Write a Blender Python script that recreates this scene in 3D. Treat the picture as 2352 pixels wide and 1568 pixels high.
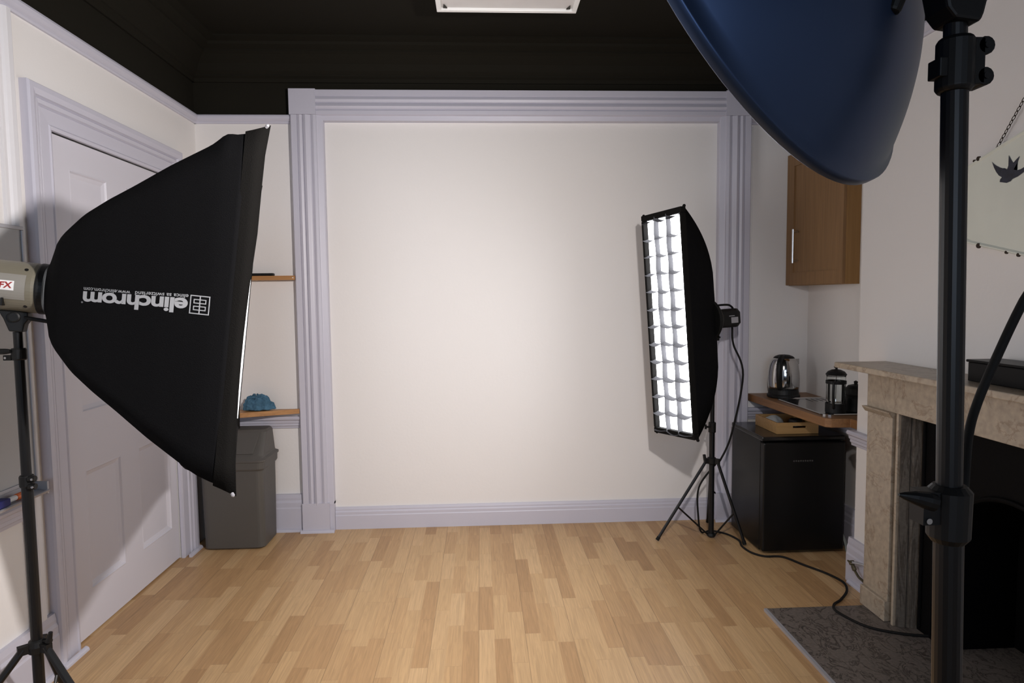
import bpy, bmesh, math, random
from mathutils import Vector, Matrix
random.seed(7)
V = Vector
PI = math.pi
scene = bpy.context.scene
for o in list(bpy.data.objects):
    bpy.data.objects.remove(o)
COL = scene.collection

# ------------------------------------------------------------------ camera
cam_d = bpy.data.cameras.new('camera')
cam_d.sensor_width = 36.0
cam_d.lens = 1496.0 / 2352.0 * 36.0
cam_d.clip_start = 0.02
cam = bpy.data.objects.new('camera', cam_d)
COL.objects.link(cam)
yaw, pit, rol = math.radians(-2.754), math.radians(3.875), math.radians(-0.612)
cy, sy, cp, sp, cr, sr = math.cos(yaw), math.sin(yaw), math.cos(pit), math.sin(pit), math.cos(rol), math.sin(rol)
B = Matrix(((1, 0, 0), (0, 0, -1), (0, 1, 0)))
Rz = Matrix(((cr, -sr, 0), (sr, cr, 0), (0, 0, 1)))
Rx = Matrix(((1, 0, 0), (0, cp, -sp), (0, sp, cp)))
Ry = Matrix(((cy, 0, sy), (0, 1, 0), (-sy, 0, cy)))
M = Rz @ Rx @ Ry @ B                       # rows: right, down, forward
cm = Matrix((M[0], -M[1], -M[2])).transposed().to_4x4()
cm.translation = (0, 0, 1.4)
cam.matrix_world = cm
scene.camera = cam

# ------------------------------------------------------------------ world, exposure
w = bpy.data.worlds.new('world')
scene.world = w
w.use_nodes = True
w.node_tree.nodes['Background'].inputs[0].default_value = (0.35, 0.5, 0.9, 1)
w.node_tree.nodes['Background'].inputs[1].default_value = 0.1
vs = scene.view_settings
vs.view_transform = 'Standard'
vs.look = 'None'
vs.gamma = 1.0
vs.use_curve_mapping = False
vs.exposure = -0.12

DISH_POWER = 225.0        # watts of the flash lamp in the beauty dish
STRIP_POWER = 12.0         # strip softbox diffuser
BOX_POWER = 5.0           # big softbox diffuser
WINDOW_POWER = 42.0       # dusk light coming through the window behind the camera

# daylight at the window behind the camera
wl = bpy.data.lights.new('window_daylight', 'AREA')
wl.shape = 'RECTANGLE'; wl.size = 2.0; wl.size_y = 1.4
wl.energy = WINDOW_POWER
wl.color = (0.70, 0.82, 1.0)
wlo = bpy.data.objects.new('window_daylight', wl)
COL.objects.link(wlo)
wlo.location = (0.0, -3.12, 1.75)
wlo.rotation_euler = (PI / 2, 0, 0)        # shines towards +y

# ------------------------------------------------------------------ materials
def mat(name, col, rough=0.5, metal=0.0, spec=0.5, bump=0.0, bscale=80.0, var=0.0, vscale=6.0, emis=None, estr=0.0, trans=0.0, coat=0.0):
    m = bpy.data.materials.new(name)
    m.use_nodes = True
    nt = m.node_tree
    b = nt.nodes['Principled BSDF']
    b.inputs['Base Color'].default_value = (*col, 1)
    b.inputs['Roughness'].default_value = rough
    b.inputs['Metallic'].default_value = metal
    b.inputs['Specular IOR Level'].default_value = spec
    b.inputs['Coat Weight'].default_value = coat
    if trans:
        b.inputs['Transmission Weight'].default_value = trans
    if emis:
        b.inputs['Emission Color'].default_value = (*emis, 1)
        b.inputs['Emission Strength'].default_value = estr
    tc = nt.nodes.new('ShaderNodeTexCoord')
    if var > 0:
        n = nt.nodes.new('ShaderNodeTexNoise')
        n.inputs['Scale'].default_value = vscale
        n.inputs['Detail'].default_value = 6
        nt.links.new(tc.outputs['Object'], n.inputs['Vector'])
        r = nt.nodes.new('ShaderNodeValToRGB')
        r.color_ramp.elements[0].position = 0.3
        r.color_ramp.elements[1].position = 0.7
        r.color_ramp.elements[0].color = (*[c * (1 - var) for c in col], 1)
        r.color_ramp.elements[1].color = (*[min(1, c * (1 + var)) for c in col], 1)
        nt.links.new(n.outputs['Fac'], r.inputs['Fac'])
        nt.links.new(r.outputs['Color'], b.inputs['Base Color'])
    if bump > 0:
        n2 = nt.nodes.new('ShaderNodeTexNoise')
        n2.inputs['Scale'].default_value = bscale
        n2.inputs['Detail'].default_value = 4
        nt.links.new(tc.outputs['Object'], n2.inputs['Vector'])
        bp = nt.nodes.new('ShaderNodeBump')
        bp.inputs['Strength'].default_value = bump
        bp.inputs['Distance'].default_value = 0.002
        nt.links.new(n2.outputs['Fac'], bp.inputs['Height'])
        nt.links.new(bp.outputs['Normal'], b.inputs['Normal'])
    return m

def floor_mat():
    m = bpy.data.materials.new('oak_laminate')
    m.use_nodes = True
    nt = m.node_tree
    L = nt.links
    b = nt.nodes['Principled BSDF']
    tc = nt.nodes.new('ShaderNodeTexCoord')
    sep = nt.nodes.new('ShaderNodeSeparateXYZ')
    L.new(tc.outputs['Object'], sep.inputs[0])

    def mth(op, a, b_=None, c=None):
        n = nt.nodes.new('ShaderNodeMath')
        n.operation = op
        for i, v in enumerate((a, b_, c)):
            if v is None:
                continue
            if isinstance(v, (int, float)):
                n.inputs[i].default_value = v
            else:
                L.new(v, n.inputs[i])
        return n.outputs[0]
    SW = 0.0645
    xs = mth('DIVIDE', mth('ADD', sep.outputs['X'], 10.0), SW)
    col = mth('FLOOR', xs)
    fx = mth('FRACT', xs)
    wn = nt.nodes.new('ShaderNodeTexWhiteNoise'); wn.noise_dimensions = '1D'
    L.new(col, wn.inputs['W'])
    blen = mth('ADD', mth('MULTIPLY', wn.outputs['Value'], 0.12), 0.30)
    ys = mth('ADD', mth('DIVIDE', mth('ADD', sep.outputs['Y'], 20.0), blen), mth('MULTIPLY', wn.outputs['Value'], 37.0))
    blk = mth('FLOOR', ys)
    fy = mth('FRACT', ys)
    cmb = nt.nodes.new('ShaderNodeCombineXYZ')
    L.new(col, cmb.inputs[0]); L.new(blk, cmb.inputs[1])
    wn2 = nt.nodes.new('ShaderNodeTexWhiteNoise'); wn2.noise_dimensions = '2D'
    L.new(cmb.outputs[0], wn2.inputs['Vector'])
    ramp = nt.nodes.new('ShaderNodeValToRGB')
    e = ramp.color_ramp.elements
    e[0].position = 0.0; e[0].color = (0.40, 0.235, 0.108, 1)
    e[1].position = 1.0; e[1].color = (0.57, 0.375, 0.195, 1)
    e2 = ramp.color_ramp.elements.new(0.3); e2.color = (0.475, 0.29, 0.138, 1)
    e3 = ramp.color_ramp.elements.new(0.65); e3.color = (0.53, 0.34, 0.168, 1)
    L.new(wn2.outputs['Value'], ramp.inputs['Fac'])
    # grain: noise stretched along the boards, shifted per block
    gx = mth('ADD', mth('MULTIPLY', sep.outputs['X'], 120.0), mth('MULTIPLY', wn2.outputs['Value'], 50.0))
    gy = mth('ADD', mth('MULTIPLY', sep.outputs['Y'], 5.0), mth('MULTIPLY', wn2.outputs['Value'], 90.0))
    gc = nt.nodes.new('ShaderNodeCombineXYZ')
    L.new(gx, gc.inputs[0]); L.new(gy, gc.inputs[1])
    gn = nt.nodes.new('ShaderNodeTexNoise')
    gn.inputs['Scale'].default_value = 1.0; gn.inputs['Detail'].default_value = 5; gn.inputs['Distortion'].default_value = 1.2
    L.new(gc.outputs[0], gn.inputs['Vector'])
    gr = nt.nodes.new('ShaderNodeMapRange')
    gr.inputs[1].default_value = 0.3; gr.inputs[2].default_value = 0.7
    gr.inputs[3].default_value = 0.84; gr.inputs[4].default_value = 1.1
    L.new(gn.outputs['Fac'], gr.inputs[0])
    # seams
    px = mth('FRACT', mth('DIVIDE', col, 3.0))
    isedge = mth('LESS_THAN', px, 0.1)
    s1 = mth('MULTIPLY', mth('LESS_THAN', fx, 0.03), isedge)
    s2 = mth('MULTIPLY', mth('LESS_THAN', fy, 0.004), 0.5)
    seam = mth('SUBTRACT', 1.0, mth('MULTIPLY', mth('MAXIMUM', s1, s2), 0.45))
    tot = mth('MULTIPLY', gr.outputs[0], seam)
    mx = nt.nodes.new('ShaderNodeVectorMath'); mx.operation = 'SCALE'
    L.new(ramp.outputs['Color'], mx.inputs[0]); L.new(tot, mx.inputs['Scale'])
    L.new(mx.outputs[0], b.inputs['Base Color'])
    b.inputs['Roughness'].default_value = 0.42
    b.inputs['Specular IOR Level'].default_value = 0.35
    return m

def wood_mat(name, c1, c2, axis=2, rough=0.45, sc=70.0):
    m = bpy.data.materials.new(name)
    m.use_nodes = True
    nt = m.node_tree
    b = nt.nodes['Principled BSDF']
    tc = nt.nodes.new('ShaderNodeTexCoord')
    mp = nt.nodes.new('ShaderNodeMapping')
    s = [sc, sc, sc]; s[axis] = 3.0
    mp.inputs['Scale'].default_value = s
    n = nt.nodes.new('ShaderNodeTexNoise')
    n.inputs['Scale'].default_value = 1.0; n.inputs['Detail'].default_value = 5; n.inputs['Distortion'].default_value = 0.6
    r = nt.nodes.new('ShaderNodeValToRGB')
    r.color_ramp.elements[0].position = 0.3; r.color_ramp.elements[0].color = (*c1, 1)
    r.color_ramp.elements[1].position = 0.7; r.color_ramp.elements[1].color = (*c2, 1)
    nt.links.new(tc.outputs['Object'], mp.inputs['Vector'])
    nt.links.new(mp.outputs['Vector'], n.inputs['Vector'])
    nt.links.new(n.outputs['Fac'], r.inputs['Fac'])
    nt.links.new(r.outputs['Color'], b.inputs['Base Color'])
    b.inputs['Roughness'].default_value = rough
    return m

def stone_mat(name, base, vein, dark, scale=5.0, rough=0.35, width=0.06, stretch=(1, 1, 1)):
    """veined and speckled stone"""
    m = bpy.data.materials.new(name)
    m.use_nodes = True
    nt = m.node_tree; L = nt.links
    b = nt.nodes['Principled BSDF']
    tc = nt.nodes.new('ShaderNodeTexCoord')
    n = nt.nodes.new('ShaderNodeTexNoise')
    n.inputs['Scale'].default_value = scale; n.inputs['Detail'].default_value = 9; n.inputs['Roughness'].default_value = 0.62
    n.inputs['Distortion'].default_value = 1.0
    mp = nt.nodes.new('ShaderNodeMapping'); mp.inputs['Scale'].default_value = stretch
    L.new(tc.outputs['Object'], mp.inputs['Vector']); L.new(mp.outputs['Vector'], n.inputs['Vector'])
    r = nt.nodes.new('ShaderNodeValToRGB')
    el = r.color_ramp.elements
    el[0].position = 0.0; el[0].color = (*base, 1)
    el[1].position = 1.0; el[1].color = (*base, 1)
    for p, c in ((0.5 - width, base), (0.5, vein), (0.5 + width * 0.35, base), (0.66, base), (0.78, dark)):
        x = el.new(p); x.color = (*c, 1)
    L.new(n.outputs['Fac'], r.inputs['Fac'])
    n2 = nt.nodes.new('ShaderNodeTexNoise')
    n2.inputs['Scale'].default_value = scale * 9; n2.inputs['Detail'].default_value = 4
    L.new(tc.outputs['Object'], n2.inputs['Vector'])
    mr = nt.nodes.new('ShaderNodeMapRange')
    mr.inputs[1].default_value = 0.3; mr.inputs[2].default_value = 0.7; mr.inputs[3].default_value = 0.82; mr.inputs[4].default_value = 1.12
    L.new(n2.outputs['Fac'], mr.inputs[0])
    sc = nt.nodes.new('ShaderNodeVectorMath'); sc.operation = 'SCALE'
    L.new(r.outputs['Color'], sc.inputs[0]); L.new(mr.outputs[0], sc.inputs['Scale'])
    L.new(sc.outputs[0], b.inputs['Base Color'])
    b.inputs['Roughness'].default_value = rough
    return m

def glass_mat(name):
    m = bpy.data.materials.new(name)
    m.use_nodes = True
    b = m.node_tree.nodes['Principled BSDF']
    b.inputs['Base Color'].default_value = (0.95, 0.97, 0.96, 1)
    b.inputs['Roughness'].default_value = 0.02
    b.inputs['Transmission Weight'].default_value = 1.0
    b.inputs['IOR'].default_value = 1.15
    return m

MT = dict(
    wall=mat('white_wall_paint', (0.78, 0.755, 0.735), 0.75, bump=0.25, bscale=60, spec=0.25),
    trim=mat('lavender_grey_gloss_paint', (0.535, 0.525, 0.60), 0.4, bump=0.08, bscale=30),
    door=mat('pale_lavender_door_paint', (0.60, 0.585, 0.64), 0.42, bump=0.08, bscale=30),
    lightrim=mat('white_gloss_paint', (0.72, 0.71, 0.73), 0.4),
    black=mat('black_ceiling_paint', (0.0125, 0.011, 0.0075), 0.85, spec=0.12, bump=0.2, bscale=40),
    floor=floor_mat(),
    fabric=mat('black_softbox_fabric', (0.0055, 0.0055, 0.0062), 0.9, spec=0.08, bump=0.7, bscale=500),
    fabric2=mat('black_velcro_edge', (0.008, 0.0075, 0.007), 0.9, spec=0.08, bump=0.8, bscale=300),
    silverlining=mat('white_lining', (0.8, 0.8, 0.8), 0.6),
    print_=mat('light_grey_print', (0.45, 0.46, 0.48), 0.6),
    blkmetal=mat('black_satin_metal', (0.005, 0.005, 0.0055), 0.38, spec=0.35),
    blkplastic=mat('black_plastic', (0.006, 0.006, 0.006), 0.5, spec=0.3),
    rubber=mat('black_rubber', (0.007, 0.0065, 0.006), 0.7, spec=0.25),
    steel=mat('bright_steel', (0.50, 0.50, 0.50), 0.10, metal=1.0),
    brushed=mat('brushed_steel', (0.68, 0.67, 0.65), 0.3, metal=1.0),
    olive=mat('olive_grey_casing', (0.17, 0.155, 0.115), 0.45),
    olivepanel=mat('grey_side_panel', (0.24, 0.23, 0.205), 0.5),
    dish_window_tint=mat('dark_dish_window_blue', (0.042, 0.070, 0.145), 0.40, metal=0.75, spec=0.5, coat=0.0),  # blue of the window reflection is put into the metal colour
    dishin=mat('white_dish_lining', (0.75, 0.75, 0.75), 0.5),
    bin_=mat('grey_bin_plastic', (0.082, 0.076, 0.068), 0.5, bump=0.15, bscale=200),
    oak=wood_mat('oak_cabinet', (0.215, 0.115, 0.045), (0.29, 0.16, 0.065), 2),
    oakside_lit=wood_mat('oak_cabinet_side_lit', (0.27, 0.145, 0.045), (0.33, 0.18, 0.06), 2),  # brighter copy of the oak: light on the side put into the colour
    worktop=wood_mat('beech_worktop', (0.19, 0.09, 0.035), (0.30, 0.15, 0.06), 1),
    shelf=wood_mat('pine_shelf', (0.34, 0.16, 0.055), (0.48, 0.245, 0.09), 0),
    boxwood=wood_mat('pale_box_wood', (0.33, 0.19, 0.07), (0.42, 0.25, 0.10), 0),
    marble=stone_mat('cream_marble', (0.40, 0.33, 0.25), (0.29, 0.22, 0.155), (0.33, 0.26, 0.185), 4.5, 0.35, 0.03),
    hearth=stone_mat('grey_slate_hearth', (0.155, 0.13, 0.112), (0.05, 0.04, 0.034), (0.09, 0.075, 0.065), 9.0, 0.5, 0.05, (1.8, 1.0, 1)),
    sooty=stone_mat('sooty_stone', (0.12, 0.10, 0.08), (0.06, 0.045, 0.032), (0.075, 0.055, 0.04), 9.0, 0.7, 0.1, (4, 4, 0.35)),
    iron=mat('black_cast_iron', (0.002, 0.0018, 0.002), 0.7, spec=0.1, bump=0.6, bscale=60),
    fridge=mat('black_fridge_enamel', (0.004, 0.004, 0.004), 0.32, spec=0.3, bump=0.05, bscale=300),
    fridgetop=mat('black_fridge_top', (0.006, 0.006, 0.006), 0.2, spec=0.45),
    blkbox=mat('black_lacquer', (0.004, 0.004, 0.0045), 0.35, spec=0.12),
    cloth=mat('blue_cotton_cloth', (0.065, 0.145, 0.22), 0.9, spec=0.1, bump=0.8, bscale=300, var=0.25, vscale=30),
    enamel=mat('chipped_white_enamel', (0.70, 0.72, 0.64), 0.35, var=0.04, vscale=5),
    rust=mat('rusty_chip', (0.03, 0.017, 0.008), 0.8),
    ink=mat('dark_blue_ink', (0.018, 0.02, 0.035), 0.6, var=0.4, vscale=60),
    board=mat('whiteboard_surface', (0.45, 0.46, 0.47), 0.25),
    alu=mat('grey_aluminium', (0.42, 0.42, 0.45), 0.4, metal=0.3),
    orange=mat('orange_plastic', (0.75, 0.16, 0.03), 0.45),
    blue=mat('dark_blue_felt', (0.01, 0.012, 0.12), 0.7),
    white=mat('white_paper', (0.8, 0.8, 0.8), 0.6),
    red=mat('dark_red_marker', (0.30, 0.02, 0.02), 0.6),
    panel=mat('light_diffuser_off', (0.62, 0.60, 0.59), 0.5, var=0.04, vscale=8),
    frame=mat('white_enamel_frame', (0.85, 0.85, 0.83), 0.35),
    glass=glass_mat('clear_glass'),
    brass=mat('aged_brass', (0.10, 0.085, 0.05), 0.5, metal=0.6, var=0.3, vscale=60),
    gapshade_clip=mat('gap_shade_and_clip', (0.03, 0.027, 0.022), 0.9),  # dark brown standing in for shade behind the door, also colours the clips
    hinge=mat('painted_over_hinge', (0.22, 0.21, 0.23), 0.5),
    dusk=mat('dusk_sky_pane', (0.02, 0.03, 0.05), 0.1, emis=(0.3, 0.45, 0.9), estr=0.15),
    palewire=mat('pale_grey_wire', (0.45, 0.5, 0.47), 0.6),
    greybag=mat('clear_grey_bag', (0.35, 0.36, 0.36), 0.4, bump=0.5, bscale=60),
    dark=mat('dark_brown_plastic', (0.018, 0.014, 0.012), 0.5),
    diff_strip=mat('glowing_strip_diffuser', (0.8, 0.8, 0.8), 0.6, emis=(0.96, 0.97, 1.0), estr=STRIP_POWER),
    diff_box=mat('glowing_box_diffuser', (0.8, 0.8, 0.8), 0.6, emis=(0.97, 0.97, 1.0), estr=BOX_POWER),
    bulb=mat('modelling_bulb', (1, 1, 1), 0.5, emis=(1.0, 0.93, 0.88), estr=15.0),
    grid=mat('dark_grey_grid_fabric', (0.085, 0.085, 0.092), 0.85, spec=0.1),
)

# ------------------------------------------------------------------ helpers
def link(name, bm, m, parent=None, smooth=False, bevel=0.0, seg=2, auto=None):
    bmesh.ops.recalc_face_normals(bm, faces=bm.faces)
    me = bpy.data.meshes.new(name)
    xs = [v.co for v in bm.verts]
    lo = V((min(c.x for c in xs), min(c.y for c in xs), min(c.z for c in xs)))
    hi = V((max(c.x for c in xs), max(c.y for c in xs), max(c.z for c in xs)))
    org = V(((lo.x + hi.x) / 2, (lo.y + hi.y) / 2, lo.z))
    bmesh.ops.translate(bm, verts=bm.verts, vec=-org)
    bm.to_mesh(me)
    bm.free()
    if smooth:
        for p in me.polygons:
            p.use_smooth = True
    ms = m if isinstance(m, (list, tuple)) else [m]
    for x in ms:
        me.materials.append(x)
    o = bpy.data.objects.new(name, me)
    COL.objects.link(o)
    if parent is not None:
        wl_ = V((0, 0, 0)); p = parent
        while p is not None:
            wl_ += p.location; p = p.parent
        o.parent = parent
        o.location = org - wl_
    else:
        o.location = org
    if bevel > 0:
        md = o.modifiers.new('bevel', 'BEVEL')
        md.width = bevel; md.segments = seg; md.limit_method = 'ANGLE'; md.angle_limit = 0.6
    return o

def thing(name, loc, label, cat, group=None):
    o = bpy.data.objects.new(name, None)
    o.empty_display_size = 0.05
    COL.objects.link(o)
    o.location = loc
    o['label'] = label; o['category'] = cat
    if group: o['group'] = group
    return o

def tag(o, label, cat, group=None, kind=None):
    o['label'] = label; o['category'] = cat
    if group: o['group'] = group
    if kind: o['kind'] = kind
    return o

def struct(name, bm, m, label=None, cat=None, **k):
    o = link(name, bm, m, **k)
    o['kind'] = 'structure'
    if label:
        o['label'] = label; o['category'] = cat or name.split('_')[0]
    return o

def NB():
    return bmesh.new()

def box(bm, x0, x1, y0, y1, z0, z1, mi=0):
    vs_ = [bm.verts.new((x, y, z)) for x in (x0, x1) for y in (y0, y1) for z in (z0, z1)]
    for f in ((0, 1, 3, 2), (4, 6, 7, 5), (0, 4, 5, 1), (2, 3, 7, 6), (0, 2, 6, 4), (1, 5, 7, 3)):
        fc = bm.faces.new([vs_[i] for i in f]); fc.material_index = mi
    return bm

def fbox(bm, O, ax, ay, az, x0, x1, y0, y1, z0, z1):
    """box in a local frame O, ax, ay, az"""
    vs_ = [bm.verts.new(O + ax * x + ay * y + az * z) for x in (x0, x1) for y in (y0, y1) for z in (z0, z1)]
    for f in ((0, 1, 3, 2), (4, 6, 7, 5), (0, 4, 5, 1), (2, 3, 7, 6), (0, 2, 6, 4), (1, 5, 7, 3)):
        bm.faces.new([vs_[i] for i in f])
    return bm

def prism(bm, pts, axis, a, b):
    """polygon pts (2 coordinates, in the order of the remaining axes) extruded along axis from a to b"""
    def mk(p, t):
        if axis == 'x': return (t, p[0], p[1])
        if axis == 'y': return (p[0], t, p[1])
        return (p[0], p[1], t)
    A = [bm.verts.new(mk(p, a)) for p in pts]
    Bv = [bm.verts.new(mk(p, b)) for p in pts]
    n = len(pts)
    bm.faces.new(A); bm.faces.new(Bv[::-1])
    for i in range(n):
        bm.faces.new((A[i], A[(i + 1) % n], Bv[(i + 1) % n], Bv[i]))
    return bm

def frame_of(d):
    d = d.normalized()
    u = d.cross(V((0, 0, 1)))
    if u.length < 1e-3: u = d.cross(V((1, 0, 0)))
    u.normalize()
    return u, d.cross(u).normalized()

def tube(bm, pts, r, seg=12, cap=True):
    pts = [V(p) for p in pts]
    n = len(pts)
    rs = r if isinstance(r, (list, tuple)) else [r] * n
    rings = []
    u = None
    for i in range(n):
        d = (pts[min(i + 1, n - 1)] - pts[max(i - 1, 0)]).normalized()
        if u is None:
            u, v = frame_of(d)
        else:
            u = (u - d * u.dot(d)).normalized(); v = d.cross(u).normalized()
        rings.append([bm.verts.new(pts[i] + (u * math.cos(t) + v * math.sin(t)) * rs[i]) for t in [2 * PI * k / seg for k in range(seg)]])
    for i in range(n - 1):
        for k in range(seg):
            bm.faces.new((rings[i][k], rings[i][(k + 1) % seg], rings[i + 1][(k + 1) % seg], rings[i + 1][k]))
    if cap:
        bm.faces.new(rings[0][::-1]); bm.faces.new(rings[-1])
    return bm

def lathe(bm, prof, O, d=(0, 0, 1), seg=40, cap0=True, cap1=True):
    """profile list of (radius, distance along d)"""
    O = V(O); d = V(d).normalized()
    u, v = frame_of(d)
    rings = []
    for r, h in prof:
        r = max(r, 1e-4)
        rings.append([bm.verts.new(O + d * h + (u * math.cos(t) + v * math.sin(t)) * r) for t in [2 * PI * k / seg for k in range(seg)]])
    for i in range(len(prof) - 1):
        for k in range(seg):
            bm.faces.new((rings[i][k], rings[i][(k + 1) % seg], rings[i + 1][(k + 1) % seg], rings[i + 1][k]))
    if cap0: bm.faces.new(rings[0][::-1])
    if cap1: bm.faces.new(rings[-1])
    return bm

def smooth_path(pts, n=8):
    """Catmull-Rom through the points"""
    P = [V(p) for p in pts]
    P = [P[0] * 2 - P[1]] + P + [P[-1] * 2 - P[-2]]
    out = []
    for i in range(1, len(P) - 2):
        for k in range(n):
            t = k / n
            a, b, c, d = P[i - 1], P[i], P[i + 1], P[i + 2]
            out.append(0.5 * ((2 * b) + (c - a) * t + (2 * a - 5 * b + 4 * c - d) * t * t + (3 * b - a - 3 * c + d) * t ** 3))
    out.append(P[-2])
    return out

def text_verts(s, offset=0.0, extrude=0.0, spacing=1.0):
    cu = bpy.data.curves.new('txt', 'FONT')
    cu.body = s; cu.size = 1.0; cu.offset = offset; cu.extrude = extrude; cu.space_character = spacing
    cu.resolution_u = 5
    o = bpy.data.objects.new('txt', cu)
    COL.objects.link(o)
    bpy.context.view_layer.update()
    dg = bpy.context.evaluated_depsgraph_get()
    me = bpy.data.meshes.new_from_object(o.evaluated_get(dg))
    vs_ = [v.co.copy() for v in me.vertices]
    fs = [tuple(p.vertices) for p in me.polygons]
    bpy.data.objects.remove(o); bpy.data.curves.remove(cu); bpy.data.meshes.remove(me)
    return vs_, fs

def lerp(a, b, t): return a + (b - a) * t
def interp(x, T):
    if x <= T[0][0]: return T[0][1]
    for (a, fa), (b, fb) in zip(T, T[1:]):
        if x <= b: return lerp(fa, fb, (x - a) / (b - a))
    return T[-1][1]

# ------------------------------------------------------------------ room shell
XL, YB, XR, XA, YR, ZC = -1.645, 3.95, 1.80, 2.03, -3.2, 2.86
YC = 3.01                     # corner of the chimney breast
ZP = 2.47                     # picture rail height

b = NB(); box(b, -1.9, 2.5, YR - 0.12, YB + 0.12, -0.1, 0.0)
struct('floor', b, MT['floor'], 'oak strip laminate floor', 'floor')
b = NB(); box(b, -1.9, 2.5, YR - 0.12, YB + 0.12, ZC, ZC + 0.1)
struct('ceiling', b, MT['black'], 'black painted ceiling', 'ceiling')

def two_tone(bm):
    """everything above the picture rail is painted black"""
    for f in bm.faces:
        f.material_index = 1 if f.calc_center_median().z > ZP - 0.005 else 0
# left wall with the door opening
DY0, DY1, DZ = 2.625, 3.552, 2.06
b = NB()
for (y0, y1, z0, z1) in ((YR, DY0 - 0.006, 0, ZP), (DY1 + 0.006, YB + 0.1, 0, ZP), (DY0 - 0.006, DY1 + 0.006, DZ + 0.006, ZP), (YR, YB + 0.1, ZP, ZC)):
    box(b, XL - 0.2, XL, y0, y1, z0, z1)
two_tone(b)
struct('wall_left', b, [MT['wall'], MT['black']], 'white wall with black band above the picture rail', 'wall')
# back wall
b = NB()
box(b, XL, XA + 0.1, YB, YB + 0.1, 0, ZP); box(b, XL, XA + 0.1, YB, YB + 0.1, ZP, ZC)
two_tone(b)
struct('wall_back', b, [MT['wall'], MT['black']], 'white back wall', 'wall')
# right wall: alcove wall, chimney breast with fireplace opening
FY0, FY1, FZ = 1.57, 2.565, 0.915
b = NB()
box(b, XA, XA + 0.4, YC, YB, 0, ZP); box(b, XA, XA + 0.4, YC, YB, ZP, ZC)
box(b, XR, XA + 0.4, FY1, YC, 0, ZP); box(b, XR, XA + 0.4, FY1, YC, ZP, ZC)
box(b, XR, XA + 0.4, FY0, FY1, FZ, ZP); box(b, XR, XA + 0.4, FY0, FY1, ZP, ZC)
box(b, XR, XA + 0.4, 1.0, FY0, 0, ZP); box(b, XR, XA + 0.4, 1.0, FY0, ZP, ZC)
box(b, XA, XA + 0.4, YR, 1.0, 0, ZP); box(b, XA, XA + 0.4, YR, 1.0, ZP, ZC)
box(b, XA + 0.3, XA + 0.4, FY0, FY1, 0, FZ)
two_tone(b)
struct('wall_right', b, [MT['wall'], MT['black']], 'white chimney breast and alcove wall', 'wall')
# rear wall (behind the camera) with a window
b = NB()
for (x0, x1, z0, z1) in ((-1.645, -1.1, 0, ZC), (1.1, XA, 0, ZC), (-1.1, 1.1, 0, 1.0), (-1.1, 1.1, 2.5, ZC)):
    box(b, x0, x1, YR - 0.12, YR, z0, z1)
struct('wall_rear', b, MT['black'], 'black wall behind the camera', 'wall')
b = NB(); box(b, -1.1, 1.1, YR - 0.09, YR - 0.08, 1.0, 2.5)
wp = struct('window_1', b, MT['dusk'], 'window behind the camera', 'window')
b = NB()
for (x0, x1, z0, z1) in ((-1.1, -1.05, 1.0, 2.5), (1.05, 1.1, 1.0, 2.5), (-1.05, 1.05, 1.0, 1.05), (-1.05, 1.05, 2.45, 2.5), (-0.03, 0.03, 1.05, 2.45)):
    box(b, x0, x1, YR - 0.08, YR - 0.04, z0, z1)
link('window_frame', b, MT['lightrim'], parent=wp)

# picture rail: profile (protrusion, z)
rail = [(0, 2.425), (0.010, 2.425), (0.014, 2.432), (0.014, 2.436), (0.022, 2.442), (0.030, 2.450), (0.033, 2.462), (0.030, 2.471), (0, 2.471)]
b = NB()
prism(b, [(XL + p, z) for p, z in rail], 'y', YR, YB)
prism(b, [(YB - p, z) for p, z in rail], 'x', XL, -1.083)
struct('trim_1', b, MT['trim'], 'picture rail on the left wall and left alcove', 'trim')
b = NB()
prism(b, [(YB - p, z) for p, z in rail], 'x', 1.636, XA)
prism(b, [(XA - p, z) for p, z in rail], 'y', YC, YB)
prism(b, [(XR - p, z) for p, z in rail], 'y', 1.0, YC + 0.03)
struct('trim_2', b, MT['trim'], 'picture rail on the right alcove and chimney breast', 'trim')
# black cornice with steps
corn = [(0, 2.66), (0.012, 2.66), (0.016, 2.68), (0.03, 2.69), (0.03, 2.70), (0.045, 2.715), (0.06, 2.75), (0.10, 2.79), (0.115, 2.80), (0.115, 2.81), (0.15, 2.825), (0.155, 2.84), (0.20, 2.85), (0.20, ZC), (0, ZC)]
b = NB()
prism(b, [(XL + p, z) for p, z in corn], 'y', YR, YB)
prism(b, [(YB - p, z) for p, z in corn], 'x', XL, XA)
prism(b, [(XR - p, z) for p, z in corn], 'y', 1.0, YC)
struct('trim_3', b, MT['black'], 'black stepped ceiling cornice', 'trim')

# skirting boards with a quadrant bead on the floor
def skirt(h, t):
    return [(0, 0), (t, 0), (t, h * 0.62), (t - 0.003, h * 0.66), (t - 0.003, h * 0.78), (t - 0.008, h * 0.84), (t - 0.008, h * 0.9), (t - 0.012, h), (0, h)]
def quad(t, r=0.016):
    return [(t, 0), (t + r, 0), (t + r * 0.92, r * 0.5), (t + r * 0.7, r * 0.8), (t + r * 0.35, r), (t, r * 1.05)]
b = NB(); prism(b, [(YB - p, z) for p, z in skirt(0.135, 0.020)], 'x', -0.897, 1.445)
struct('baseboard_back', b, MT['trim'], 'baseboard under the blank middle wall', 'baseboard')
b = NB()
prism(b, [(YB - p, z) for p, z in skirt(0.225, 0.032)], 'x', XL, -1.085); prism(b, [(YB - p, z) for p, z in quad(0.032)], 'x', XL, -1.085)
struct('baseboard_left', b, MT['trim'], 'baseboard in the left alcove behind the bin', 'baseboard')
b = NB()
prism(b, [(YB - p, z) for p, z in skirt(0.225, 0.032)], 'x', 1.638, XA)
prism(b, [(XA - p, z) for p, z in skirt(0.225, 0.025)], 'y', YC, YB - 0.03)
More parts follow.
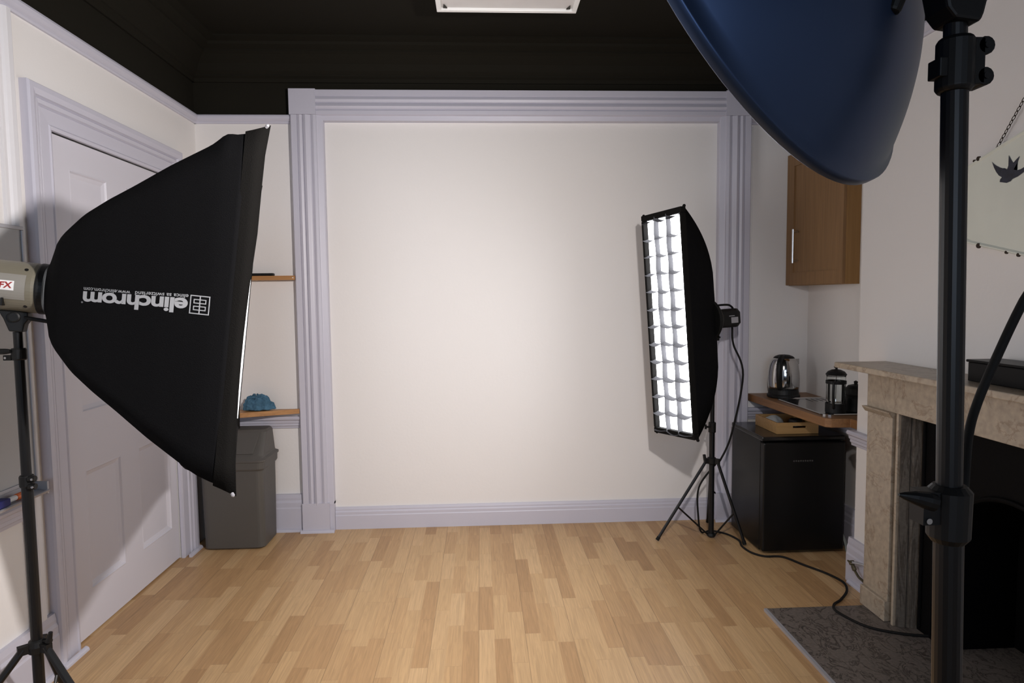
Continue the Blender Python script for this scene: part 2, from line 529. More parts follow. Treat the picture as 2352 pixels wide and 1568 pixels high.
prism(b, [(XR - p, z) for p, z in skirt(0.215, 0.025)], 'y', 2.768, YC + 0.025)
prism(b, [(XR - p, z) for p, z in quad(0.025)], 'y', 2.768, 3.0)
struct('baseboard_right', b, MT['trim'], 'baseboard in the right alcove and beside the fireplace', 'baseboard')
b = NB()
prism(b, [(XL + p, z) for p, z in skirt(0.225, 0.030)], 'y', YR, 2.478); prism(b, [(XL + p, z) for p, z in quad(0.030)], 'y', YR, 2.478)
struct('baseboard_near', b, MT['trim'], 'baseboard left of the door', 'baseboard')

# dado rails
dado = [(0, 0.628), (0.008, 0.628), (0.010, 0.640), (0.016, 0.645), (0.016, 0.658), (0.022, 0.662), (0.024, 0.676), (0.034, 0.684), (0.036, 0.694), (0.030, 0.702), (0, 0.702)]
b = NB(); prism(b, [(YB - p, z) for p, z in dado], 'x', XL, -1.085)
struct('trim_4', b, MT['trim'], 'dado rail in the left alcove', 'trim')
b = NB(); prism(b, [(YB - p, z) for p, z in dado], 'x', 1.638, XA)
prism(b, [(XA - p, z) for p, z in dado], 'y', YC, YB - 0.03)
prism(b, [(XR - p, 0.04 + z) for p, z in dado], 'y', 2.77, YC + 0.03)
struct('trim_5', b, MT['trim'], 'dado rail in the right alcove and beside the fireplace', 'trim')
b = NB(); prism(b, [(XL + p, z - 0.005) for p, z in dado], 'y', YR, 2.36)
struct('trim_6', b, MT['trim'], 'dado rail left of the door', 'trim')
# vertical moulding left of the door
b = NB()
prism(b, [(XL, 2.365), (XL + 0.010, 2.365), (XL + 0.012, 2.372), (XL + 0.006, 2.378), (XL + 0.006, 2.392), (XL + 0.014, 2.398), (XL + 0.020, 2.41), (XL + 0.020, 2.43), (XL + 0.014, 2.44), (XL + 0.008, 2.447), (XL, 2.447)], 'z', 0.225, 2.425)
struct('trim_7', b, MT['lightrim'], 'vertical wall moulding left of the door', 'trim')

# door case (architrave): moulded section around the opening
def arch_prof():
    # distance from the opening, protrusion
    return [(0.000, 0.0), (0.000, 0.014), (0.012, 0.018), (0.018, 0.014), (0.05, 0.016), (0.07, 0.017), (0.074, 0.012), (0.080, 0.022), (0.095, 0.024), (0.10, 0.018), (0.106, 0.030), (0.125, 0.036), (0.143, 0.036), (0.148, 0.028), (0.148, 0.0)]
AP = arch_prof()
b = NB()
rows = [[b.verts.new((XL + p, y, z)) for d, p in AP for y, z in [pt(d)]] for pt in (lambda d: (DY0 + 0.002 - d, 0.0), lambda d: (DY0 + 0.002 - d, DZ - 0.002 + d), lambda d: (DY1 - 0.002 + d, DZ - 0.002 + d), lambda d: (DY1 - 0.002 + d, 0.0))]
for i in range(3):
    for k in range(len(AP) - 1):
        b.faces.new((rows[i][k], rows[i][k + 1], rows[i + 1][k + 1], rows[i + 1][k]))
q = quad(0.036)
prism(b, [(XL + p, z) for p, z in q], 'y', DY0 - 0.148, DY0 - 0.005); prism(b, [(XL + p, z) for p, z in q], 'y', DY1 + 0.005, DY1 + 0.148)
struct('trim_8', b, MT['trim'], 'moulded architrave around the door', 'trim')
b = NB(); box(b, XL - 0.19, XL - 0.06, DY0 - 0.004, DY1 + 0.004, 0, DZ + 0.004)  # backing box coloured as the shade seen through the door gaps
struct('trim_9', b, MT['gapshade_clip'], 'dark backing behind the door, shade of the gaps put into its colour', 'trim')

# door: four raised panels
def door_leaf():
    b = NB()
    xf, xb = XL - 0.008, XL - 0.048
    y0, y1 = DY0 + 0.006, DY1 - 0.004
    st = [(y0, 2.755), (3.025, 3.175), (3.478, y1)]
    for a, c in st: box(b, xb, xf, a, c, 0.008, DZ - 0.006)
    rails = [(0.008, 0.19), (0.70, 0.94), (1.935, DZ - 0.006)]
    for a, c in ((2.755, 3.025), (3.175, 3.478)):
        for z0, z1 in rails: box(b, xb, xf, a, c, z0, z1)
        for z0, z1 in ((0.19, 0.70), (0.94, 1.935)):
            # moulding slope from the stile face down to the sunk panel
            def ring(o_, x): return [b.verts.new((x, a + o_, z0 + o_)), b.verts.new((x, c - o_, z0 + o_)), b.verts.new((x, c - o_, z1 - o_)), b.verts.new((x, a + o_, z1 - o_))]
            R = [ring(0, xf), ring(0.006, xf + 0.001), ring(0.012, xf - 0.006), ring(0.028, xf - 0.013), ring(0.03, xf - 0.013)]
            for i in range(4):
                for k in range(4):
                    b.faces.new((R[i][k], R[i][(k + 1) % 4], R[i + 1][(k + 1) % 4], R[i + 1][k]))
            b.faces.new(R[-1])
    return b
b = door_leaf()
door = struct('door_1', b, MT['door'], 'pale lavender-grey four-panel door behind the big softbox', 'door')
for z0, z1 in ((1.765, 1.88), (0.90, 1.09), (0.19, 0.305)):
    b = NB()
    tube(b, [(XL - 0.003, DY0 + 0.003, z0), (XL - 0.003, DY0 + 0.003, z1)], 0.0055, 8)
    for k in range(5):
        z = lerp(z0, z1, k / 4.0)
        tube(b, [(XL - 0.003, DY0 + 0.003, z - 0.002), (XL - 0.003, DY0 + 0.003, z + 0.002)], 0.0075, 8)
    link('hinge', b, MT['hinge'], parent=door)

# reeded frame around the middle wall
def pil_prof(x0, x1, sgn):
    """front profile across a pilaster; returns (x,y) polygon"""
    W = x1 - x0
    f = YB - 0.06
    rel = [(0.0, YB), (0.0, f + 0.010), (0.035, f), (0.045, f), (0.205, f + 0.002), (0.215, f + 0.008), (0.23, f + 0.004), (0.30, f - 0.001), (0.37, f + 0.004), (0.385, f + 0.010), (0.40, f + 0.003), (0.48, f - 0.004), (0.56, f + 0.003), (0.60, f + 0.006), (0.635, f + 0.010), (0.65, f + 0.004), (0.72, f - 0.001), (0.80, f + 0.002), (0.815, f + 0.010), (0.84, f + 0.012), (0.97, f + 0.018), (1.0, f + 0.022), (1.0, YB)]
    out = []
    for t, y in rel:
        out.append((lerp(x0, x1, t if sgn > 0 else 1 - t), y))
    return out if sgn > 0 else out[::-1]
def frame_lintel():
    f = YB - 0.06
    return [(YB, 2.607), (f + 0.004, 2.607), (f + 0.003, 2.575), (f + 0.009, 2.571), (f + 0.004, 2.565), (f - 0.001, 2.552), (f + 0.003, 2.538), (f + 0.010, 2.534), (f + 0.004, 2.528), (f - 0.002, 2.514), (f + 0.004, 2.502), (f + 0.011, 2.497), (f + 0.005, 2.490), (f + 0.006, 2.468), (f + 0.018, 2.462), (f + 0.022, 2.436), (YB, 2.434)]
PLx0, PLx1, PRx0, PRx1 = -1.083, -0.898, 1.446, 1.638
for (x0, x1, sgn, nm, lb) in ((PLx0, PLx1, 1, 'trim_10', 'reeded pilaster left of the blank wall'), (PRx0, PRx1, -1, 'trim_11', 'reeded pilaster right of the blank wall')):
    b = NB()
    prism(b, pil_prof(x0, x1, sgn), 'z', 0.165, 2.465)
    f = YB - 0.062
    box(b, min(x0, x1), max(x0, x1) - (0.025 if sgn > 0 else 0) , f, YB, 0, 0.178)
    if sgn > 0:
        box(b, x1 - 0.025, x1, f + 0.02, YB, 0, 0.178)
    # quadrant round the foot
    prism(b, [(f - p, z) for p, z in quad(0.0)], 'x', x0 - 0.012, x1 + 0.004)
    struct(nm, b, MT['trim'], lb, 'trim')
b = NB()
prism(b, frame_lintel(), 'x', -0.94, 1.486)
f = YB - 0.062
box(b, PLx0 - 0.003, -0.934, f, YB, 2.466, 2.611); box(b, 1.480, PRx1 + 0.002, f, YB, 2.466, 2.611)
struct('trim_12', b, MT['trim'], 'reeded lintel with square corner blocks above the blank wall', 'trim')
# slim white bead in the right alcove corner
b = NB(); box(b, 1.665, 1.672, YB - 0.004, YB, 0.71, 2.415)
struct('trim_13', b, MT['wall'], 'thin vertical edge beside the right pilaster', 'trim')

# ------------------------------------------------------------------ ceiling light
t = thing('ceiling_light', (0.14, 2.78, 2.70), 'square white ceiling light panel, switched off, on the black ceiling', 'ceiling light')
x0, x1, y0, y1 = -0.178, 0.457, 2.44, 3.065
b = NB(); z = 2.695
box(b, x0, x1, y0, y0 + 0.022, z, z + 0.05); box(b, x0, x1, y1 - 0.022, y1, z, z + 0.05)
box(b, x0, x0 + 0.022, y0 + 0.022, y1 - 0.022, z, z + 0.05); box(b, x1 - 0.022, x1, y0 + 0.022, y1 - 0.022, z, z + 0.05)
link('frame', b, MT['frame'], parent=t, bevel=0.002)
b = NB(); box(b, x0 + 0.022, x1 - 0.022, y0 + 0.022, y1 - 0.022, z + 0.012, z + 0.022)
link('diffuser', b, MT['panel'], parent=t)
b = NB(); box(b, x0 + 0.03, x1 - 0.03, y0 + 0.03, y1 - 0.03, z + 0.05, ZC)
link('housing', b, MT['black'], parent=t)
for (xa, s_) in ((x0 + 0.03, 1), (x1 - 0.03, -1)):
    b = NB(); prism(b, [(xa, y1 - 0.03), (xa + s_ * 0.018, y1 - 0.026), (xa + s_ * 0.004, y1 - 0.06)], 'z', z + 0.006, z + 0.011)
    link('clip', b, MT['gapshade_clip'], parent=t)

# ------------------------------------------------------------------ light stands
def stand_legs(base, hub_z, foot_r, angs, parent, r=0.009, brace_z=0.03, brace_t=0.45, tubemat='blkmetal', leg_len_over=0.0):
    bx, by = base
    for a in angs:
        d = V((math.cos(a), math.sin(a), 0))
        top = V((bx, by, hub_z)) + d * 0.035
        foot = V((bx, by, r)) + d * foot_r
        b = NB(); tube(b, [top, foot], r, 10)
        lg = link('leg', b, MT[tubemat], parent=parent, smooth=False)
        b = NB(); tube(b, [foot + (top - foot) * 0.04, foot], r * 1.25, 10)
        link('foot_cap', b, MT['rubber'], parent=lg)
        if brace_t:
            mid = top + (foot - top) * brace_t
            b = NB(); tube(b, [mid, V((bx, by, brace_z)) + d * 0.022], r * 0.6, 8)
            link('brace', b, MT[tubemat], parent=parent)

def knob(b, p, d, r=0.009, l=0.03):
    p = V(p); d = V(d).normalized()
    tube(b, [p, p + d * l * 0.5], r * 0.5, 8)
    lathe(b, [(r * 0.6, 0), (r, 0.003), (r, 0.012), (r * 0.6, 0.015)], p + d * l * 0.5, d, 12)

# ------------------------------------------------------------------ big softbox on the left
a_ = V((0.9400, 0.3188, -0.1212)).normalized(); w_ = V((-0.3212, 0.9470, 0)).normalized(); u_ = a_.cross(w_).normalized()
if u_.z < 0: u_ = -u_
S0 = V((-1.3211, 2.057, 1.4398))
PR = [(.015, .068), (.028, .097), (.064, .156), (.088, .180), (.13, .221), (.195, .268), (.26, .310), (.35, .371), (.43, .420), (.483, .452), (.535, .472)]
def rs(s): return 0.25 * interp(s - 0.012, PR) + 0.5 * interp(s, PR) + 0.25 * interp(s + 0.012, PR)
sb = thing('softbox', S0 + V((0, 0, -0.45)), 'large black square softbox with white printed lettering in front of the door', 'softbox')
b = NB()
NS, NV = 56, 14
def wob(side, s, v):
    # fabric sag between the rods, small ripples near the edges
    base = -0.018 * math.sin(PI * (v + 1) / 2) * min(1, s / 0.2)
    if side in (1, 3):   # top and bottom panels
        nearw = max(0.0, 1 - abs(v + (0.75 if side == 1 else -0.75)) / 0.5)
        base += nearw * (0.022 * math.exp(-((s - 0.485) / 0.022) ** 2) if side == 1 else 0.034 * math.exp(-((s - 0.45) / 0.035) ** 2) + 0.012 * math.exp(-((s - 0.33) / 0.02) ** 2))
    return base
dirs = [(-w_, u_), (u_, w_), (w_, -u_), (-u_, -w_)]   # outward normal direction, across direction
shell_rings = []
ss = [0.015 + (0.535 - 0.015) * (k / NS) ** 1.3 for k in range(NS + 1)]
for s in ss:
    ring = []
    r = rs(s)
    for si, (nd, ad) in enumerate(dirs):
        for k in range(NV):
            v = -1 + 2 * k / NV
            rr = r
            if s < 0.05:   # round near the ring
                k2 = (0.05 - s) / 0.05
                ang = math.atan2(v, 1)
                rr = r * lerp(1, 1 / math.sqrt(1 + v * v), k2 * 0.9)
                ring.append(S0 + a_ * s + nd * rr + ad * v * rr)
            else:
                dsp = 0 if si == 0 else wob(si, s, v)
                ring.append(S0 + a_ * s + nd * (r + dsp) + ad * v * r)
    shell_rings.append([b.verts.new(p) for p in ring])
n = len(shell_rings[0])
for i in range(len(shell_rings) - 1):
    for k in range(n):
        b.faces.new((shell_rings[i][k], shell_rings[i][(k + 1) % n], shell_rings[i + 1][(k + 1) % n], shell_rings[i + 1][k]))
shell = link('fabric_shell', b, MT['fabric'], parent=sb, smooth=True)
md = shell.modifiers.new('thick', 'SOLIDIFY'); md.thickness = 0.003; md.offset = -1
# edge band (recessed lip) with the corners poking out
b = NB()
def lipring(s, ro, bow, cornerout=0.0):
    out = []
    for si, (nd, ad) in enumerate(dirs):
        for k in range(NV):
            v = -1 + 2 * k / NV
            c = abs(v) ** 14
            rr = ro + cornerout * c
            sd = s - (bow * 0.50 * max(0.0, 1 - ((v + 0.25) / 0.65) ** 2) if si == 0 else 0.0) - (0.0, 0.010 * (v + 1) / 2, 0.010, 0.010 * (1 - v) / 2)[si] + 0.008 * c * (cornerout > 0)
            out.append(S0 + a_ * sd + nd * (rr - 0.010 * (1 - v * v)) + ad * v * rr)
    return [b.verts.new(p) for p in out]
R1 = lipring(0.530, 0.475, 0.0); R2 = lipring(0.550, 0.482, 0.004); R3 = lipring(0.583, 0.488, 0.022, 0.010); R4 = lipring(0.578, 0.480, 0.022)
R5 = lipring(0.530, 0.466, 0.0)
for A, C in ((R1, R2), (R2, R3), (R3, R4), (R4, R5)):
    for k in range(n): b.faces.new((A[k], A[(k + 1) % n], C[(k + 1) % n], C[k]))
link('edge_band', b, MT['fabric2'], parent=sb, smooth=True)
# white inside of the far lip
b = NB()
R6 = []
for s_ in (0.522, 0.570):
    R6.append([b.verts.new(S0 + a_ * s_ + w_ * 0.462 + u_ * (v * 0.45)) for v in (-1, -0.5, 0, 0.5, 1)])
for k in range(4): b.faces.new((R6[0][k], R6[0][k + 1], R6[1][k + 1], R6[1][k]))
o = link('lip_lining', b, MT['silverlining'], parent=sb)
md = o.modifiers.new('thick', 'SOLIDIFY'); md.thickness = 0.003
# diffuser
b = NB()
g = [[b.verts.new(S0 + a_ * 0.512 + w_ * (x * 0.462) + u_ * (y * 0.462)) for x in [i / 5 for i in range(-5, 6)]] for y in [i / 5 for i in range(-5, 6)]]
for i in range(10):
    for j in range(10): b.faces.new((g[i][j], g[i][j + 1], g[i + 1][j + 1], g[i + 1][j]))
o = link('diffuser', b, MT['diff_box'], parent=sb, smooth=True)
# rod tips at the four corners
for sw in (-1, 1):
    for su in (-1, 1):
        p = S0 + a_ * 0.582 + w_ * sw * 0.494 + u_ * su * 0.494 if sw < 0 else S0 + a_ * 0.560 + w_ * 0.486 + u_ * su * 0.478
        b = NB(); lathe(b, [(0.002, -0.006), (0.005, -0.004), (0.005, 0.004), (0.002, 0.007)], p, (w_ * sw + u_ * su + a_ * 0.6), 10)
        link('rod_tip', b, MT['alu'], parent=sb)
# printed lettering: placed on the curved near panel, upside down
def on_panel(s, h, eps=0.0012):
    s = max(s, 0.02)
    return S0 + a_ * s - w_ * (rs(s) + eps) + u_ * h
def print_text(name, txt, s0, h0, s1, h1, asc_h, offset=0.0, spacing=1.0, ref=None):
    """baseline from (s0,h0) to (s1,h1); asc_h = height of the tallest letter"""
    vs_, fs = text_verts(txt, offset=offset, spacing=spacing)
    xmin = min(v.x for v in vs_); xmax = max(v.x for v in vs_)
    ymax = max(v.y for v in vs_)
    sx = 1.0 / (xmax - xmin); sy_ = asc_h / ymax
    b = NB()
    vv = []
    for v in vs_:
        t_ = (v.x - xmin) * sx
        vv.append(b.verts.new(on_panel(lerp(s0, s1, t_), lerp(h0, h1, t_) - v.y * sy_)))
    for f in fs:
        try: b.faces.new([vv[i] for i in f])
        except ValueError: pass
    return link(name, b, MT['print_'], parent=shell)
print_text('lettering', 'elinchrom', 0.4255, 0.0173, 0.146, 0.0064, 0.0395, offset=0.030, spacing=0.93)
print_text('lettering', 'elinca sa switzerland', 0.4256, 0.0292, 0.2866, 0.0230, 0.0105, offset=0.012)
print_text('lettering', 'www.elinchrom.com', 0.2736, 0.0222, 0.1466, 0.0195, 0.0105, offset=0.006)
print_text('lettering', '\u00ae', 0.148, -0.0205, 0.1425, -0.0205, 0.005)
# square logo: frame, central bar, two rows of paired rectangles
b = NB()
def bar(x0, y0, x1, y1):
    P = [on_panel(lerp(0.4305, 0.4812, x), lerp(-0.0215, 0.0290, y)) for x, y in ((x0, y0), (x1, y0), (x1, y1), (x0, y1))]
    b.faces.new([b.verts.new(p) for p in P])
T_ = 0.055
for r in ((0, 0, 1, T_), (0, 1 - T_, 1, 1), (0, T_, T_, 1 - T_), (1 - T_, T_, 1, 1 - T_), (0.47, T_, 0.53, 0.95)): bar(*r)
for (ya, yb) in ((0.20, 0.44), (0.56, 0.80)):
    for (xa, xb) in ((0.18, 0.475), (0.525, 0.82)):
        t2 = 0.05
        for r in ((xa, ya, xb, ya + t2), (xa, yb - t2, xb, yb)): bar(*r)
        if xa < 0.4: bar(xa, ya + t2, xa + t2, yb - t2)
        else: bar(xb - t2, ya + t2, xb, yb - t2)
link('logo', b, MT['print_'], parent=shell)

# flash head
hd = thing('flash_head', S0 + a_ * -0.14 - V((0, 0, 0.08)), 'olive-grey studio flash head behind the big softbox, with handwritten sticker', 'flash head')
b = NB(); lathe(b, [(0.060, -0.272), (0.070, -0.265), (0.074, -0.255), (0.076, -0.02), (0.074, -0.010)], S0, a_, 48)
link('casing', b, MT['olive'], parent=hd, smooth=False)
b = NB(); lathe(b, [(0.077, -0.010), (0.0775, -0.006), (0.0765, 0.008), (0.072, 0.012), (0.066, 0.014)], S0, a_, 48)
link('mounting_ring', b, MT['blkplastic'], parent=hd)
def cyl_patch(s0, s1, h0, h1, r, name, m, parent, thick=0.0):
    b = NB(); N = 10
    g = []
    for i in range(N + 1):
        h = lerp(h0, h1, i / N); an = math.asin(h / r)
        g.append([b.verts.new(S0 + a_ * s - w_ * (math.cos(an) * r) + u_ * (math.sin(an) * r)) for s in (s0, s1)])
    for i in range(N): b.faces.new((g[i][0], g[i][1], g[i + 1][1], g[i + 1][0]))
    return link(name, b, m, parent=parent)
cyl_patch(-0.20, -0.033, -0.038, 0.036, 0.0768, 'side_panel', MT['olivepanel'], hd)
stk = cyl_patch(-0.15, -0.059, -0.012, 0.016, 0.0775, 'sticker', MT['white'], hd)
vs_, fs = text_verts('0FX', offset=0.03)
xmin = min(v.x for v in vs_); xmax = max(v.x for v in vs_); ymax = max(v.y for v in vs_)
b = NB(); vv = []
for v in vs_:
    s = lerp(-0.107, -0.063, (v.x - xmin) / (xmax - xmin)); h = -0.006 + 0.018 * v.y / ymax + (s + 0.085) * 0.05
    s += (h - 0.002) * 0.12
    an = math.asin(h / 0.078)
    vv.append(b.verts.new(S0 + a_ * s - w_ * (math.cos(an) * 0.078) + u_ * (math.sin(an) * 0.078)))
for f in fs: b.faces.new([vv[i] for i in f])
link('lettering', b, MT['red'], parent=stk)
for (s, h) in ((-0.037, 0.052), (-0.034, -0.056)):
    an = math.asin(h / 0.076); nrm = -w_ * math.cos(an) + u_ * math.sin(an)
    b = NB(); lathe(b, [(0.005, -0.001), (0.005, 0.001)], S0 + a_ * s + nrm * 0.076, nrm, 12)
    link('screw', b, MT['blkmetal'], parent=hd)
b = NB(); fbox(b, S0, a_, -w_, u_, -0.088, -0.084, 0.050, 0.0765, -0.058, -0.035)
link('vent_slot', b, MT['blkplastic'], parent=hd)
# tilt bracket
HX, HY = (S0 + a_ * -0.125).x, (S0 + a_ * -0.125).y
TILT = S0 + a_ * -0.078
b = NB()
prof = [(-0.040, -0.075), (0.034, -0.075), (0.034, -0.098), (0.024, -0.112), (0.018, -0.136), (-0.016, -0.136), (-0.028, -0.10)]
A = [b.verts.new(TILT + a_ * p + V((0, 0, 1)) * q_ - w_ * 0.022) for p, q_ in prof]; C = [b.verts.new(TILT + a_ * p + V((0, 0, 1)) * q_ + w_ * 0.022) for p, q_ in prof]
b.faces.new(A); b.faces.new(C[::-1])
for i in range(len(prof)): b.faces.new((A[i], A[(i + 1) % 7], C[(i + 1) % 7], C[i]))
br = link('tilt_bracket', b, MT['blkplastic'], parent=hd, bevel=0.003)
b = NB(); lathe(b, [(0.016, 0), (0.016, 0.006), (0.012, 0.008)], TILT - V((0, 0, 0.092)) - w_ * 0.022, -w_, 24)
link('pivot_disc', b, MT['blkplastic'], parent=br)
b = NB(); tube(b, [TILT - V((0, 0, 0.090)) + a_ * 0.025 - w_ * 0.02, TILT - V((0, 0, 0.093)) + a_ * 0.045 - w_ * 0.024, TILT - V((0, 0, 0.097)) + a_ * 0.085 - w_ * 0.024], [0.004, 0.006, 0.006], 10)
link('tilt_handle', b, MT['blkplastic'], parent=br)

PX, PY = TILT.x, TILT.y
st = thing('light_stand', (PX, PY, 0), 'tall black tripod light stand holding the big softbox, left foreground', 'light stand')
b = NB(); tube(b, [(PX, PY, 0.70), (PX, PY, TILT.z - 0.137)], 0.0125, 16)
link('pole', b, MT['blkmetal'], parent=st)
b = NB(); tube(b, [(PX, PY, 0.03), (PX, PY, 0.86)], 0.0160, 16)
link('lower_tube', b, MT['blkmetal'], parent=st)
b = NB(); tube(b, [(PX, PY, 0.85), (PX, PY, 1.25)], 0.0140, 16)
link('middle_tube', b, MT['blkmetal'], parent=st)
for (z, side) in ((1.245, -1), (0.855, 1)):
    b = NB(); lathe(b, [(0.018, -0.018), (0.020, -0.014), (0.020, 0.014), (0.018, 0.018)], (PX, PY, z), (0, 0, 1), 20)
    if side < 0:
        box(b, PX - 0.036, PX - 0.014, PY - 0.016, PY - 0.004, z - 0.018, z - 0.002)
        tube(b, smooth_path([(PX - 0.012, PY - 0.018, z + 0.010), (PX - 0.045, PY - 0.02, z + 0.010), (PX - 0.075, PY - 0.02, z + 0.016)], 4), [0.006, 0.008, 0.009, 0.009, 0.009, 0.008, 0.007, 0.005, 0.003], 10)
    else:
        for dz in (0.010, -0.014):
            tube(b, [(PX + 0.014, PY - 0.012, z + dz), (PX + 0.034, PY - 0.012, z + dz)], 0.009, 10)
    cl = link('collar', b, MT['blkplastic'], parent=st)
    if side > 0:
        for dz in (0.010, -0.014):
            b = NB(); lathe(b, [(0.0035, 0), (0.0035, 0.003)], (PX + 0.030, PY - 0.022, z + dz), (0, -1, 0), 10)
            link('bolt', b, MT['steel'], parent=cl)
    else:
        b = NB(); lathe(b, [(0.0035, 0), (0.0035, 0.003)], (PX - 0.028, PY - 0.017, z - 0.010), (0, -1, 0), 10)
        link('bolt', b, MT['steel'], parent=cl)
HZ = 0.335
b = NB(); lathe(b, [(0.018, -0.022), (0.024, -0.02), (0.026, 0.0), (0.022, 0.016), (0.017, 0.02)], (PX, PY, HZ), (0, 0, 1), 20)
LA = [math.radians(x) for x in (-18, 222, 102)]
for a in LA:
    d = V((math.cos(a), math.sin(a), 0)); s2 = V((-d.y, d.x, 0))
    fbox(b, V((PX, PY, HZ)), d, s2, V((0, 0, 1)), 0.012, 0.050, -0.010, 0.010, -0.016, 0.010)
tube(b, [(PX + 0.02, PY, HZ + 0.012), (PX + 0.048, PY - 0.01, HZ + 0.018)], 0.008, 8)
tube(b, [(PX + 0.042, PY - 0.01, HZ + 0.014), (PX + 0.050, PY - 0.01, HZ + 0.045)], [0.010, 0.006], 8)
link('leg_hub', b, MT['blkplastic'], parent=st)
stand_legs((PX, PY), HZ, 0.30, [LA[0]], st, r=0.011, brace_t=0.5)
stand_legs((PX, PY), HZ, 0.30, [LA[1]], st, r=0.011, brace_t=0.5)
stand_legs((PX, PY), HZ, 0.22, [LA[2]], st, r=0.009, brace_t=0.5)

# ------------------------------------------------------------------ strip softbox on the right
sn = V((-0.9142, -0.4027, -0.0451)).normalized()       # facing direction
sxv = V((0.4008, -0.915, 0.0459)).normalized()         # across (towards the camera)
su = sxv.cross(sn).normalized()
if su.z < 0: su = -su
SC = V((1.0067, 3.42, 1.2473))
SWd, SHt = 0.3228, 1.1955
ring = SC - sn * 0.272 + V((0, 0, 0.006))
strip = thing('strip_softbox', V((SC.x + 0.12, SC.y + 0.05, 0.66)), 'tall narrow strip softbox glowing white through a black fabric grid', 'softbox')
b = NB()
def strip_ring(t):
    """t 0 at the speed ring, 1 at the front"""
    c = ring + (SC - ring) * t
    hx = lerp(0.055, SWd / 2, t ** 0.7)
    hz = lerp(0.10, SHt / 2, t ** 0.42)
    out = []
    N = 8
    for (dx, dz, ex, ez) in ((-1, -1, 1, 0), (1, -1, 0, 1), (1, 1, -1, 0), (-1, 1, 0, -1)):
        for k in range(N):
            f_ = 2 * k / N
            out.append(c + sxv * hx * (dx + ex * f_) + su * hz * (dz + ez * f_))
    return out
RR = [[b.verts.new(p) for p in strip_ring(k / 16)] for k in range(17)]
n = len(RR[0])
for i in range(16):
    for k in range(n): b.faces.new((RR[i][k], RR[i][(k + 1) % n], RR[i + 1][(k + 1) % n], RR[i + 1][k]))
sh2 = link('fabric_shell', b, MT['fabric'], parent=strip, smooth=True)
md = sh2.modifiers.new('thick', 'SOLIDIFY'); md.thickness = 0.003
# front rim
b = NB()
hw, hh = SWd / 2, SHt / 2
for (x0, x1, z0, z1) in ((-hw, hw, hh - 0.03, hh), (-hw, hw, -hh, -hh + 0.03), (-hw, -hw + 0.016, -hh + 0.03, hh - 0.03), (hw - 0.014, hw, -hh + 0.03, hh - 0.03)):
    fbox(b, SC, sxv, sn, su, x0, x1, -0.012, 0.022, z0, z1)
link('front_rim', b, MT['fabric2'], parent=strip, bevel=0.004)
b = NB(); g = [[b.verts.new(SC - sn * 0.012 + sxv * x * (hw - 0.012) + su * y * (hh - 0.02)) for x in (-1, 1)] for y in (-1, 1)]
b.faces.new((g[0][0], g[0][1], g[1][1], g[1][0]))
o = link('diffuser', b, MT['diff_strip'], parent=strip)
# egg-crate grid: two long strips and eleven short ones, slightly wavy cloth
b = NB()
gx = [-hw + 0.016 + (SWd - 0.032) * k / 3 for k in (1, 2)]
gz = [-hh + 0.03 + (SHt - 0.06) * k / 12 for k in range(1, 12)]
rnd = random.Random(3)
def ribbon(P0, P1, wav, side):
    N = 72 if side == 'z' else 30
    prev = None
    ph = rnd.uniform(0, 6)
    for k in range(N + 1):
        t_ = k / N
        p = P0.lerp(P1, t_)
        ofs_f = wav * math.sin(t_ * PI * (12 if side == 'z' else 3) + ph)
        ofs_b = wav * 0.6 * math.sin(t_ * PI * (12 if side == 'z' else 3) + ph + 0.8)
        dv = sxv if side == 'z' else su
        sag = 0.010 * abs(math.sin(t_ * PI * 3)) if side == 'x' else 0.0
        q0 = b.verts.new(p + sn * -0.004 + dv * (ofs_b - sag)); q1 = b.verts.new(p + sn * 0.029 + dv * (ofs_f - sag - (0.012 if side == 'x' else 0)))
        if prev: b.faces.new((prev[0], prev[1], q1, q0))
        prev = (q0, q1)
for x in gx: ribbon(SC + sxv * x - su * (hh - 0.02), SC + sxv * x + su * (hh - 0.02), 0.003, 'z')
for z in gz: ribbon(SC + sxv * (-hw + 0.01) + su * (z + rnd.uniform(-.004, .004)), SC + sxv * (hw - 0.01) + su * (z + rnd.uniform(-.004, .004)), 0.004, 'x')
for zz in (-hh + 0.03, hh - 0.03): ribbon(SC + sxv * (-hw + 0.01) + su * zz, SC + sxv * (hw - 0.01) + su * zz, 0.006, 'x')
o = link('fabric_grid', b, MT['grid'], parent=strip)
md = o.modifiers.new('thick', 'SOLIDIFY'); md.thickness = 0.0012
for sx_ in (-1, 1):
    for sz_ in (-1, 1):
        b = NB(); lathe(b, [(0.004, 0), (0.008, 0.004), (0.008, 0.012), (0.004, 0.016)], SC + sxv * sx_ * (hw - 0.004) + su * sz_ * (hh - 0.004), (sxv * sx_ + su * sz_), 8)
        link('corner_tab', b, MT['fabric2'], parent=strip)
# speed ring cone
b = NB()
lathe(b, [(0.118, 0.030), (0.120, 0.012), (0.070, -0.045), (0.058, -0.058)], ring, sn, 28)
link('speed_ring', b, MT['blkplastic'], parent=strip)

